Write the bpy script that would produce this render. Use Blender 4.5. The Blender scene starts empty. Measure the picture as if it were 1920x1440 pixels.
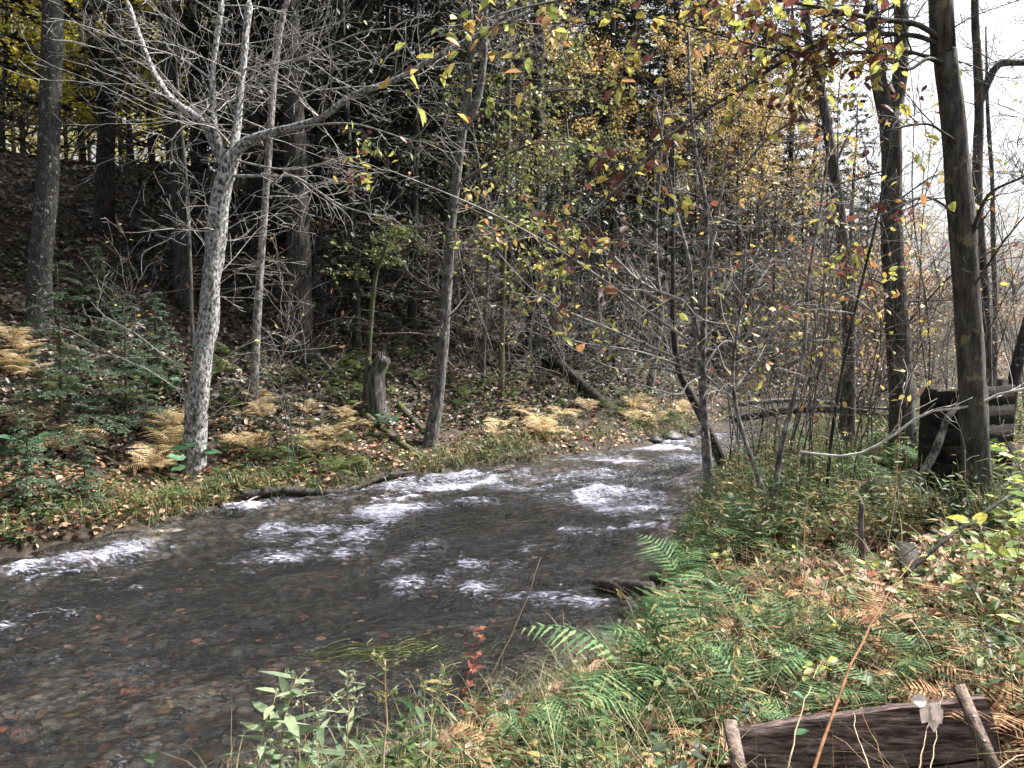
import bpy, math
import numpy as np
from math import radians
PI = math.pi
D = bpy.data
sc = bpy.context.scene
COL = sc.collection

# ------------------------------------------------------------------ camera, world, sun, exposure
CAM = np.array([0.0, 0.0, 2.5])
PITCH = math.atan(100 / 1440)
FPX = 1440.0
cd = D.cameras.new('camera'); cam = D.objects.new('camera', cd); COL.objects.link(cam)
cd.sensor_width = 36; cd.lens = 27; cd.clip_start = 0.05; cd.clip_end = 3000
cam.location = CAM; cam.rotation_euler = (PI / 2 - PITCH, 0, 0)
sc.camera = cam

SUN_EL, SUN_AZ = 50.0, 72.0       # azimuth measured from +Y (view direction) towards +X
w = D.worlds.new('World'); sc.world = w; w.use_nodes = True
nt = w.node_tree; nt.nodes.clear()
sky = nt.nodes.new('ShaderNodeTexSky'); sky.sky_type = 'NISHITA'; sky.sun_disc = False
sky.sun_elevation = radians(SUN_EL); sky.sun_rotation = radians(SUN_AZ)
sky.dust_density = 6.0; sky.air_density = 1.0; sky.ozone_density = 1.0
hs = nt.nodes.new('ShaderNodeHueSaturation'); hs.inputs['Saturation'].default_value = 0.22
bg = nt.nodes.new('ShaderNodeBackground'); bg.inputs['Strength'].default_value = 0.095
wo = nt.nodes.new('ShaderNodeOutputWorld')
nt.links.new(sky.outputs[0], hs.inputs['Color']); nt.links.new(hs.outputs[0], bg.inputs[0]); nt.links.new(bg.outputs[0], wo.inputs[0])

sl = D.lights.new('sun', 'SUN'); so = D.objects.new('sun', sl); COL.objects.link(so)
sl.energy = 4.8; sl.angle = radians(3); sl.color = (1.0, 0.96, 0.9)
so.rotation_euler = (PI / 2 - radians(SUN_EL), 0, PI - radians(SUN_AZ))
sc.view_settings.view_transform = 'Standard'; sc.view_settings.look = 'None'
sc.view_settings.exposure = 1.6; sc.view_settings.gamma = 1.0
sc.render.engine = 'CYCLES'
cy = sc.cycles
cy.max_bounces = 6; cy.diffuse_bounces = 3; cy.glossy_bounces = 2; cy.transmission_bounces = 4; cy.transparent_max_bounces = 8
cy.sample_clamp_direct = 5.0; cy.sample_clamp_indirect = 5.0
cy.caustics_reflective = False; cy.caustics_refractive = False

# ------------------------------------------------------------------ maths helpers
def vh(ix, iy, iz):
    h = (ix * 374761393 + iy * 668265263 + iz * 2147483647 + 1013904223) & 0xFFFFFFFF
    h = ((h ^ (h >> 13)) * 1274126177) & 0xFFFFFFFF
    h = ((h ^ (h >> 16)) * 2246822519) & 0xFFFFFFFF
    return ((h ^ (h >> 15)) & 0xFFFF) / 32767.5 - 1.0
def vnoise(x, y, z=0.0):
    x, y, z = np.broadcast_arrays(np.asarray(x, float), np.asarray(y, float), np.asarray(z, float))
    i, j, k = np.floor(x).astype(np.int64), np.floor(y).astype(np.int64), np.floor(z).astype(np.int64)
    fx, fy, fz = x - i, y - j, z - k
    fx, fy, fz = fx * fx * (3 - 2 * fx), fy * fy * (3 - 2 * fy), fz * fz * (3 - 2 * fz)
    r = 0
    for a in (0, 1):
        for b in (0, 1):
            for c in (0, 1):
                wgt = (fx if a else 1 - fx) * (fy if b else 1 - fy) * (fz if c else 1 - fz)
                r = r + wgt * vh(i + a, j + b, k + c)
    return r
def fbm(x, y, z=0.0, o=3):
    r, a = 0, 1.0
    for q in range(o):
        r = r + a * vnoise(np.asarray(x) * 2 ** q + q * 17.3, np.asarray(y) * 2 ** q - q * 9.1, np.asarray(z) * 2 ** q)
        a *= 0.5
    return r
def sstep(a, b, x):
    t = np.clip((np.asarray(x, float) - a) / (b - a), 0, 1); return t * t * (3 - 2 * t)
def unit(v):
    v = np.asarray(v, float); return v / (np.linalg.norm(v, axis=-1, keepdims=True) + 1e-9)

CF = np.array([0, math.cos(PITCH), -math.sin(PITCH)]); CU = np.array([0, math.sin(PITCH), math.cos(PITCH)]); CR = np.array([1.0, 0, 0])
def ray(u, v):
    return CF + (u - 960) / FPX * CR + (720 - v) / FPX * CU
def P(u, v, Y):                     # the point at depth Y that the photograph shows at (u, v)
    d = ray(u, v); return CAM + d * (Y / d[1])

# ------------------------------------------------------------------ terrain
def wl(u, v):
    d = ray(u, v); return (CAM + d * (CAM[2] / -d[2]))[:2]
LB = [(-30, -6), (-20, 1.0), (-13, 4.6), (-8.5, 6.9)] + [tuple(wl(*p)) for p in ((0, 1050), (130, 1022), (300, 985), (440, 948), (640, 922), (800, 890), (1000, 865), (1150, 845), (1310, 817))] + [(7.5, 20.6), (12, 22.6), (20, 24.5), (40, 27)]
RB = [(-30, -12), (-16, -3.2), (-9, -0.2), (-4, 1.7), (-1.8, 3.45)] + [tuple(wl(*p)) for p in ((700, 1480), (860, 1395), (1000, 1335), (1110, 1268), (1210, 1150), (1240, 1080), (1290, 1000), (1335, 905), (1352, 868))] + [(5.6, 16.2), (9, 18.2), (14, 19.8), (20, 21), (40, 23)]
LB, RB = np.array(LB), np.array(RB)
POLY = np.concatenate([LB, RB[::-1]])
def dpoly(x, y, L):
    m = np.full(x.shape, 1e9)
    for a, b in zip(L[:-1], L[1:]):
        ab = b - a; t = np.clip(((x - a[0]) * ab[0] + (y - a[1]) * ab[1]) / (ab @ ab), 0, 1)
        m = np.minimum(m, np.hypot(x - a[0] - t * ab[0], y - a[1] - t * ab[1]))
    return m
def inside(x, y):
    c = np.zeros(x.shape, bool); n = len(POLY)
    for i in range(n):
        a, b = POLY[i], POLY[(i + 1) % n]
        if a[1] == b[1]: continue
        c ^= ((a[1] > y) != (b[1] > y)) & (x < (b[0] - a[0]) * (y - a[1]) / (b[1] - a[1]) + a[0])
    return c
def zone(x, y):
    """inside the stream?, left of it?, distance to its edge"""
    x, y = np.broadcast_arrays(np.asarray(x, float), np.asarray(y, float))
    dl, dr = dpoly(x, y, LB), dpoly(x, y, RB)
    ins = inside(x, y)
    return ins, (dl < dr), np.minimum(dl, dr)
def H(x, y):
    x, y = np.broadcast_arrays(np.asarray(x, float), np.asarray(y, float))
    ins, left, d = zone(x, y)
    n1 = fbm(x * 0.35, y * 0.35, 3.1); n2 = fbm(x * 1.3, y * 1.3, 7.7); n3 = fbm(x * 4.5, y * 4.5, 1.2, 2)
    bed = -0.05 - 0.3 * sstep(0, 1.1, d) + 0.05 * n2 + 0.025 * n3 + 0.18 * np.exp(-((x + 2.6) / 2.6) ** 2 - ((y - 4.6) / 1.8) ** 2) * sstep(0, 1.1, d)
    crest = 8.6 - 5.6 * sstep(9, 26, x)
    s = 0.58 * np.logaddexp(0, (d - 1.7) * 1.8) / 1.8
    s = crest * (1 - np.exp(-(s / crest) - 0.9 * (s / crest) ** 3))
    hl = 0.02 + 0.13 * sstep(0, .35, d) + 0.07 * np.minimum(d, 3) + s + np.minimum(d, 1) * (0.22 * n1 + 0.09 * n2 + 0.03 * n3)
    hr = 0.02 + 0.26 * sstep(0, .35, d) + 0.62 * sstep(.15, 3, d) + np.minimum(d, 1) * (0.06 * n1 + 0.06 * n2 + 0.03 * n3)
    hr = hr - 0.42 * sstep(3.12, 2.95, y) * sstep(0.55, 0.8, x) * sstep(2.3, 2.0, x) * sstep(1.5, 2.2, y)
    return np.where(ins, bed, np.where(left, hl, hr))
def Hs(x, y): return float(H(np.array([x]), np.array([y]))[0])
def hit(u, v, far=120.0):
    d = ray(u, v); t = np.geomspace(1.0, far, 900)
    p = CAM + d * t[:, None]; h = H(p[:, 0], p[:, 1])
    k = np.argmax(p[:, 2] < h)
    if p[k, 2] >= h[k]: return p[-1]
    q = p[max(k - 1, 0)] * .5 + p[k] * .5; q[2] = Hs(q[0], q[1]); return q

# ------------------------------------------------------------------ mesh builder
T_DIA = (np.array([[0, 0, 0], [.45, .5, .10], [1, 0, -.05], [.45, -.5, .10]]), [[0, 2, 1], [0, 3, 2]])
T_OVAL = (np.array([[0, 0, 0], [.22, .34, .07], [.55, .46, .1], [.85, .2, .03], [1.05, 0, -.08], [.85, -.2, .03], [.55, -.46, .1], [.22, -.34, .07], [.5, 0, 0]]),
          [[0, 8, 1], [1, 8, 2], [2, 8, 3], [3, 8, 4], [4, 8, 5], [5, 8, 6], [6, 8, 7], [7, 8, 0]])
T_LONG = (np.array([[0, 0, 0], [.25, .5, .08], [.6, .42, -.02], [1, 0, -.25], [.6, -.42, -.02], [.25, -.5, .08], [.3, 0, 0], [.6, 0, -.07]]),
          [[0, 6, 1], [1, 6, 7], [1, 7, 2], [2, 7, 3], [3, 7, 4], [4, 7, 5], [5, 7, 6], [5, 6, 0]])
def _lobed():
    pts = []
    spec = [(0.0, .12), (.12, .22), (.05, .55), (.30, .28), (.36, .62), (.55, .24), (.72, .38), (.78, .14), (1.05, .0)]
    for x, y in spec: pts.append([x, y, .25 * y * y])
    for x, y in spec[-2::-1]: pts.append([x, -y, .25 * y * y])
    n = len(pts); pts.append([.45, 0, -.02])
    return np.array(pts), [[n, (i + 1) % n, i] for i in range(n)]
T_LOBE = _lobed()
T_CURL = (np.array([[0, 0, 0], [.3, .45, .28], [.65, .4, .34], [1, 0, .12], [.65, -.4, .22], [.3, -.45, .3], [.35, 0, .02], [.68, 0, .08]]),
          [[0, 6, 1], [1, 6, 7], [1, 7, 2], [2, 7, 3], [3, 7, 4], [4, 7, 5], [5, 7, 6], [5, 6, 0]])

class MB:
    def __init__(s): s.v = []; s.f3 = []; s.f4 = []; s.t = []; s.n = 0; s.pend = {}
    def add(s, v, f3=None, f4=None, tint=0.0):
        v = np.asarray(v, float).reshape(-1, 3)
        if f3 is not None and len(f3): s.f3.append(np.asarray(f3, np.int64).reshape(-1, 3) + s.n)
        if f4 is not None and len(f4): s.f4.append(np.asarray(f4, np.int64).reshape(-1, 4) + s.n)
        s.v.append(v); s.t.append(np.broadcast_to(np.asarray(tint, float), (len(v),)).copy()); s.n += len(v)
    def tube(s, pts, rad, k=4, tint=0.0):
        pts = np.asarray(pts, float); s.pend.setdefault((len(pts), k), []).append((pts, np.broadcast_to(np.asarray(rad, float), (len(pts),)), tint))
    def flush(s):
        for (n, k), L in s.pend.items():
            Pp = np.array([l[0] for l in L]); R = np.array([l[1] for l in L]); T = np.array([l[2] for l in L], float); m = len(L)
            tg = unit(np.gradient(Pp, axis=1)); md = unit(Pp[:, -1] - Pp[:, 0])
            ref = np.zeros((m, 3)); ref[np.arange(m), np.argmin(np.abs(md), axis=1)] = 1
            a = unit(np.cross(tg, ref[:, None, :])); b = np.cross(tg, a)
            th = np.arange(k) * 2 * PI / k
            V = Pp[:, :, None, :] + R[:, :, None, None] * (a[:, :, None, :] * np.cos(th)[None, None, :, None] + b[:, :, None, :] * np.sin(th)[None, None, :, None])
            base = np.arange(m)[:, None, None] * n * k + np.arange(n - 1)[None, :, None] * k
            i0 = base + np.arange(k); i1 = base + (np.arange(k) + 1) % k
            F = np.stack([i0, i1, i1 + k, i0 + k], -1).reshape(-1, 4)
            nv = m * n * k
            tips = Pp[:, -1] + tg[:, -1] * R[:, -1][:, None]
            lb = np.arange(m)[:, None] * n * k + (n - 1) * k
            F3 = np.stack([lb + np.arange(k), lb + (np.arange(k) + 1) % k, np.broadcast_to(nv + np.arange(m)[:, None], (m, k))], -1).reshape(-1, 3)
            s.add(np.concatenate([V.reshape(-1, 3), tips]), F3, F, np.concatenate([np.repeat(T, n * k), T]))
        s.pend = {}
    def leaves(s, pos, dr, up, L, W, tint, tpl=T_DIA):
        pos = np.asarray(pos, float); n = len(pos)
        if n == 0: return
        x = unit(dr); y = unit(np.cross(up, x)); z = np.cross(x, y)
        L = np.broadcast_to(L, (n,))[:, None, None]; W = np.broadcast_to(W, (n,))[:, None, None]
        tv, tf = tpl; k = len(tv); tf = np.array(tf)
        V = pos[:, None] + x[:, None] * tv[None, :, :1] * L + y[:, None] * tv[None, :, 1:2] * W + z[:, None] * tv[None, :, 2:] * W
        F = (np.arange(n)[:, None, None] * k + tf[None]).reshape(-1, 3)
        s.add(V.reshape(-1, 3), F, None, np.repeat(np.broadcast_to(tint, (n,)), k))
    def blades(s, pos, hgt, wid, lean, bend, tint, n=4):
        pos = np.asarray(pos, float); m = len(pos)
        if m == 0: return
        t = np.linspace(0, 1, n)
        c, sn = np.cos(lean), np.sin(lean)
        hx = (bend[:, None] * t ** 2) * hgt[:, None]; hz = (t - 0.45 * np.minimum(bend[:, None], 1.3) * t ** 2.5) * hgt[:, None]
        ctr = pos[:, None] + np.stack([c[:, None] * hx, sn[:, None] * hx, hz], -1)
        sd = np.stack([-sn, c, np.zeros(m)], -1)
        wd = wid[:, None] * (1 - t ** 1.5 * .93)
        Lf = ctr + sd[:, None] * wd[..., None]; Rt = ctr - sd[:, None] * wd[..., None]
        V = np.stack([Lf, Rt], 2).reshape(-1, 3)
        b = np.arange(m)[:, None] * 2 * n + np.arange(n - 1) * 2
        F = np.stack([b, b + 1, b + 3, b + 2], -1).reshape(-1, 4)
        s.add(V, None, F, np.repeat(np.broadcast_to(tint, (m,)), 2 * n))
    def box(s, c, ax, ay, az, tint=0.0):       # centre and three half-axis vectors
        c, ax, ay, az = (np.asarray(q, float) for q in (c, ax, ay, az))
        V = [c + i * ax + j * ay + k * az for i in (-1, 1) for j in (-1, 1) for k in (-1, 1)]
        s.add(V, None, [[0, 1, 3, 2], [4, 6, 7, 5], [0, 4, 5, 1], [2, 3, 7, 6], [0, 2, 6, 4], [1, 5, 7, 3]], tint)
    def build(s, name, mat, parent=None, base=None, smooth=True):
        s.flush()
        me = D.meshes.new(name)
        V = np.concatenate(s.v) if s.v else np.zeros((0, 3)); T = np.concatenate(s.t) if s.t else np.zeros(0)
        if base is not None: V = V - np.asarray(base)
        f3 = np.concatenate(s.f3) if s.f3 else np.zeros((0, 3), np.int64); f4 = np.concatenate(s.f4) if s.f4 else np.zeros((0, 4), np.int64)
        me.vertices.add(len(V)); me.vertices.foreach_set('co', V.astype(np.float32).ravel())
        lv = np.concatenate([f3.ravel(), f4.ravel()]).astype(np.int32)
        me.loops.add(len(lv)); me.loops.foreach_set('vertex_index', lv)
        ls = np.concatenate([np.arange(len(f3)) * 3, len(f3) * 3 + np.arange(len(f4)) * 4]).astype(np.int32)
        me.polygons.add(len(ls)); me.polygons.foreach_set('loop_start', ls)
        me.update(calc_edges=True)
        if smooth: me.polygons.foreach_set('use_smooth', np.ones(len(ls), bool))
        at = me.attributes.new('tint', 'FLOAT', 'POINT'); at.data.foreach_set('value', T.astype(np.float32))
        me.materials.append(mat)
        o = D.objects.new(name, me); COL.objects.link(o)
        if parent is not None: o.parent = parent
        elif base is not None: o.location = base
        return o

def tag(o, label=None, cat=None, group=None, kind=None):
    if label: o['label'] = label
    if cat: o['category'] = cat
    if group: o['group'] = group
    if kind: o['kind'] = kind
    return o
def thing(name, loc, label, cat, group=None, rz=0.0):
    o = D.objects.new(name, None); COL.objects.link(o); o.location = loc; o.rotation_euler = (0, 0, rz); o.empty_display_size = .2
    return tag(o, label, cat, group)
KIDS = {}
def kids(o):
    return [c for c in o.children]
def dup(o, loc=None, rz=None, scale=None, label=None, group=None, parent=None, tilt=None):
    c = o.copy(); COL.objects.link(c)
    if parent is not None: c.parent = parent
    if loc is not None: c.location = loc
    if rz is not None: c.rotation_euler = (tilt[0] if tilt else 0, tilt[1] if tilt else 0, rz)
    if scale is not None: c.scale = (scale,) * 3 if np.isscalar(scale) else scale
    if label: c['label'] = label
    if group: c['group'] = group
    for ch in kids(o): dup(ch, parent=c)
    return c

# ------------------------------------------------------------------ materials
def newmat(name):
    m = D.materials.new(name); m.use_nodes = True; m.node_tree.nodes.clear(); return m, m.node_tree
def N(t, typ, **kw):
    n = t.nodes.new(typ)
    for k, v in kw.items():
        if k.startswith('i_'):
            key = k[2:].replace('_', ' ')
            n.inputs[int(key) if key.isdigit() else key].default_value = v
        else: setattr(n, k, v)
    return n
def ramp(t, stops, interp='LINEAR'):
    n = t.nodes.new('ShaderNodeValToRGB'); e = n.color_ramp; e.interpolation = interp
    while len(e.elements) < len(stops): e.elements.new(0.5)
    for el, (p, c) in zip(e.elements, stops): el.position = p; el.color = (*c, 1)
    return n
def leafmat(name, stops, trans=0.35, rough=0.5, interp='LINEAR', spec=0.35):
    m, t = newmat(name); L = t.links.new
    at = N(t, 'ShaderNodeAttribute', attribute_name='tint'); rp = ramp(t, stops, interp); L(at.outputs['Fac'], rp.inputs[0])
    geo = N(t, 'ShaderNodeNewGeometry'); nz = N(t, 'ShaderNodeTexNoise', i_Scale=35.0, i_Detail=2.0); L(geo.outputs['Position'], nz.inputs['Vector'])
    mr = N(t, 'ShaderNodeMapRange'); mr.inputs[1].default_value = .3; mr.inputs[2].default_value = .7; mr.inputs[3].default_value = .72; mr.inputs[4].default_value = 1.25; L(nz.outputs[0], mr.inputs[0])
    mx = N(t, 'ShaderNodeMix', data_type='RGBA', blend_type='MULTIPLY'); mx.inputs[0].default_value = 1
    L(rp.outputs[0], mx.inputs[6]); L(mr.outputs[0], mx.inputs[7])
    pb = N(t, 'ShaderNodeBsdfPrincipled', i_Roughness=rough); pb.inputs['Specular IOR Level'].default_value = spec
    L(mx.outputs[2], pb.inputs['Base Color'])
    out = N(t, 'ShaderNodeOutputMaterial')
    if trans > 0:
        tr = N(t, 'ShaderNodeBsdfTranslucent'); L(mx.outputs[2], tr.inputs[0]); ms = N(t, 'ShaderNodeMixShader'); ms.inputs[0].default_value = trans
        L(pb.outputs[0], ms.inputs[1]); L(tr.outputs[0], ms.inputs[2]); L(ms.outputs[0], out.inputs[0])
    else: L(pb.outputs[0], out.inputs[0])
    return m
def barkmat(name, c0, c1, c2=None, lich=0.0, lichcol=(.3, .34, .3), scale=14.0, stretch=(1, 1, .3), bump=.6, rough=.85, lichscale=5.0):
    m, t = newmat(name); L = t.links.new
    tc = N(t, 'ShaderNodeTexCoord'); mp = N(t, 'ShaderNodeMapping'); mp.inputs['Scale'].default_value = stretch; L(tc.outputs['Object'], mp.inputs[0])
    nz = N(t, 'ShaderNodeTexNoise', i_Scale=scale, i_Detail=6.0, i_Roughness=.65); L(mp.outputs[0], nz.inputs['Vector'])
    stops = [(.40, c0), (.58, c1)] + ([(.74, c2)] if c2 else [])
    rp = ramp(t, stops); L(nz.outputs[0], rp.inputs[0]); col = rp.outputs[0]
    if lich > 0:
        n2 = N(t, 'ShaderNodeTexNoise', i_Scale=lichscale, i_Detail=7.0, i_Roughness=.75); L(tc.outputs['Object'], n2.inputs['Vector'])
        r2 = ramp(t, [(.62 - lich * .3, (0, 0, 0)), (.68 - lich * .3, (1, 1, 1))]); L(n2.outputs[0], r2.inputs[0])
        mx = N(t, 'ShaderNodeMix', data_type='RGBA'); L(r2.outputs[0], mx.inputs[0]); L(col, mx.inputs[6]); mx.inputs[7].default_value = (*lichcol, 1); col = mx.outputs[2]
    pb = N(t, 'ShaderNodeBsdfPrincipled', i_Roughness=rough); pb.inputs['Specular IOR Level'].default_value = .2
    bp = N(t, 'ShaderNodeBump', i_Strength=bump, i_Distance=.03); L(nz.outputs[0], bp.inputs['Height'])
    L(col, pb.inputs['Base Color']); L(bp.outputs[0], pb.inputs['Normal'])
    out = N(t, 'ShaderNodeOutputMaterial'); L(pb.outputs[0], out.inputs[0]); return m

M = {}
M['birch'] = barkmat('birch_bark', (.03, .03, .03), (.36, .355, .35), (.6, .6, .59), .02, (.22, .36, .30), 26, (1, 1, .55), .7, lichscale=3.0)
M['pale_bark'] = barkmat('blotched_pale_bark', (.045, .042, .04), (.26, .25, .24), (.46, .45, .44), .10, (.05, .05, .045), 15, (1, 1, .6), .7, lichscale=6)
M['lichen_bark'] = barkmat('lichened_bark', (.02, .019, .018), (.05, .048, .046), None, .14, (.36, .37, .35), 18, (1, 1, .35), .9, lichscale=13)
M['grey_bark'] = barkmat('grey_bark', (.04, .038, .036), (.14, .135, .13), (.26, .255, .25), .14, (.36, .38, .33), 22, (1, 1, .3), .9, lichscale=7)
M['dark_bark'] = barkmat('dark_bark', (.018, .016, .015), (.055, .05, .047), (.085, .08, .075), .12, (.10, .11, .085), 20, (1, 1, .22), 1.0, lichscale=6)
M['right_bark'] = barkmat('furrowed_bark', (.03, .028, .027), (.085, .08, .076), (.15, .145, .14), .16, (.17, .165, .10), 20, (1, 1, .22), 1.0, lichscale=5)
M['moss_bark'] = barkmat('mossy_bark', (.03, .028, .022), (.09, .085, .07), None, .45, (.07, .085, .025), 16, (1, 1, .4), .9, lichscale=4)
M['twig'] = barkmat('pale_twig', (.16, .15, .145), (.34, .33, .32), None, 0, scale=9, bump=.2)
M['twig_mid'] = barkmat('brown_twig', (.06, .052, .048), (.16, .145, .135), None, 0, scale=9, bump=.2)
M['twig_dark'] = barkmat('dark_twig', (.03, .028, .028), (.08, .075, .072), None, 0, scale=9, bump=.2)
M['dead_wood'] = barkmat('weathered_dead_wood', (.07, .066, .062), (.24, .23, .225), (.4, .39, .38), .08, (.1, .12, .06), 16, (1, 1, .12), 1.0)
M['white_wood'] = barkmat('bleached_wood', (.3, .29, .28), (.55, .54, .52), None, 0, scale=14, bump=.3)
M['stump'] = barkmat('rotten_stump', (.02, .018, .017), (.10, .095, .09), (.2, .19, .18), .2, (.06, .08, .03), 18, (1, 1, .15), 1.0)
M['rusty_stem'] = barkmat('rusty_stem', (.10, .05, .025), (.20, .10, .05), None, .12, (.25, .17, .05), 20, (1, 1, .3), .3)
M['hemlock'] = leafmat('hemlock_needles', [(0, (.007, .010, .007)), (.6, (.016, .022, .015)), (1, (.042, .052, .036))], .12, .45, spec=.5)
M['young_hemlock'] = leafmat('young_hemlock_needles', [(0, (.05, .08, .055)), (.6, (.12, .17, .11)), (1, (.27, .32, .2))], .25, .5)
M['autumn_orange'] = leafmat('autumn_orange_leaf', [(0, (.14, .09, .05)), (.3, (.32, .21, .10)), (.6, (.50, .35, .16)), (.85, (.62, .48, .14)), (1, (.46, .44, .12))], .4)
M['autumn_yellow'] = leafmat('autumn_yellow_leaf', [(0, (.22, .26, .05)), (.4, (.48, .50, .08)), (.75, (.75, .62, .08)), (1, (.7, .38, .08))], .55)
M['autumn_mixed'] = leafmat('autumn_mixed_leaf', [(0, (.14, .19, .05)), (.25, (.40, .43, .12)), (.5, (.56, .46, .12)), (.68, (.46, .25, .10)), (.85, (.20, .07, .05)), (1, (.07, .035, .035))], .4)
M['olive'] = leafmat('olive_green_leaf', [(0, (.04, .055, .02)), (.5, (.12, .15, .05)), (.85, (.24, .26, .08)), (1, (.40, .32, .09))], .35)
M['pink_brown'] = leafmat('pinkish_brown_leaf', [(0, (.24, .16, .14)), (.5, (.44, .31, .24)), (.8, (.55, .42, .22)), (1, (.55, .46, .14))], .4)
M['litter'] = leafmat('fallen_leaf', [(0, (.045, .03, .022)), (.35, (.15, .09, .06)), (.6, (.32, .20, .12)), (.8, (.50, .36, .25)), (.92, (.30, .10, .05)), (1, (.20, .05, .05))], .1, .6)
M['sunken'] = leafmat('sunken_leaf', [(0, (.14, .09, .05)), (.5, (.30, .15, .08)), (.8, (.26, .09, .075)), (1, (.45, .34, .2))], 0, .6)
M['hill_litter'] = leafmat('dull_fallen_leaf', [(0, (.045, .04, .037)), (.5, (.15, .13, .115)), (.85, (.30, .26, .225)), (1, (.5, .38, .28))], .05, .45)
M['herb'] = leafmat('herb_leaf', [(0, (.016, .034, .016)), (.3, (.035, .068, .028)), (.55, (.07, .115, .045)), (.75, (.13, .165, .06)), (.88, (.24, .21, .08)), (1, (.30, .19, .10))], .35, .5, spec=.25)
M['hill_herb'] = leafmat('hillside_herb_leaf', [(0, (.022, .032, .016)), (.45, (.07, .095, .04)), (.8, (.17, .20, .08)), (1, (.36, .33, .16))], .25, .45)
M['fern'] = leafmat('green_fern', [(0, (.03, .07, .03)), (.5, (.085, .165, .07)), (1, (.2, .28, .12))], .3, .65, spec=.12)
M['fern_hill'] = leafmat('dull_green_fern', [(0, (.05, .075, .028)), (.5, (.10, .14, .055)), (1, (.2, .24, .09))], .3, .65, spec=.12)
M['fern_tan'] = leafmat('yellowing_fern', [(0, (.30, .19, .11)), (.3, (.50, .35, .21)), (.62, (.62, .49, .29)), (.82, (.58, .50, .22)), (1, (.26, .30, .13))], .35, .6)
M['grass'] = leafmat('grass_blade', [(0, (.025, .045, .016)), (.4, (.06, .095, .03)), (.7, (.13, .155, .055)), (.85, (.25, .22, .10)), (1, (.40, .31, .17))], .3, .45)
M['straw'] = leafmat('straw_stalk', [(0, (.20, .13, .07)), (.5, (.36, .27, .16)), (1, (.30, .30, .15))], .1, .5)
M['broad'] = leafmat('broad_green_leaf', [(0, (.08, .14, .05)), (.5, (.17, .26, .09)), (.8, (.32, .38, .1)), (1, (.5, .46, .08))], .4, .45)
M['grey_green'] = leafmat('grey_green_leaf', [(0, (.07, .11, .06)), (.5, (.17, .23, .14)), (1, (.34, .38, .22))], .3, .5)
M['teal_leaf'] = leafmat('dark_green_leaf', [(0, (.03, .08, .04)), (1, (.08, .18, .09))], .3, .4)
M['pale_leaf'] = leafmat('bleached_leaf', [(0, (.55, .44, .38)), (1, (.78, .70, .66))], .3, .6)
M['dry_leaf'] = leafmat('dry_brown_leaf', [(0, (.26, .10, .06)), (1, (.52, .36, .26))], .25, .6)
M['red_leaf'] = leafmat('red_brown_leaf', [(0, (.10, .03, .025)), (.6, (.2, .07, .045)), (1, (.3, .16, .09))], .2, .6)
M['water_weed'] = leafmat('water_weed', [(0, (.04, .05, .015)), (1, (.16, .17, .05))], .1, .3)
M['plank'] = barkmat('weathered_plank', (.035, .023, .021), (.19, .135, .125), (.36, .29, .27), .14, (.07, .085, .04), 9, (.35, 7, 7), 1.0)
M['batten'] = barkmat('weathered_batten', (.07, .05, .042), (.19, .145, .12), None, .08, (.12, .12, .07), 20, (3, 3, .3), .5)
M['black_board'] = barkmat('blackened_board', (.007, .006, .006), (.026, .023, .021), (.075, .068, .062), .10, (.05, .058, .035), 9, (.5, .5, 1.6), .5)
M['screw'] = barkmat('galvanised_screw', (.35, .35, .36), (.6, .6, .62), None, 0, scale=30, bump=.1, rough=.4)

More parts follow.
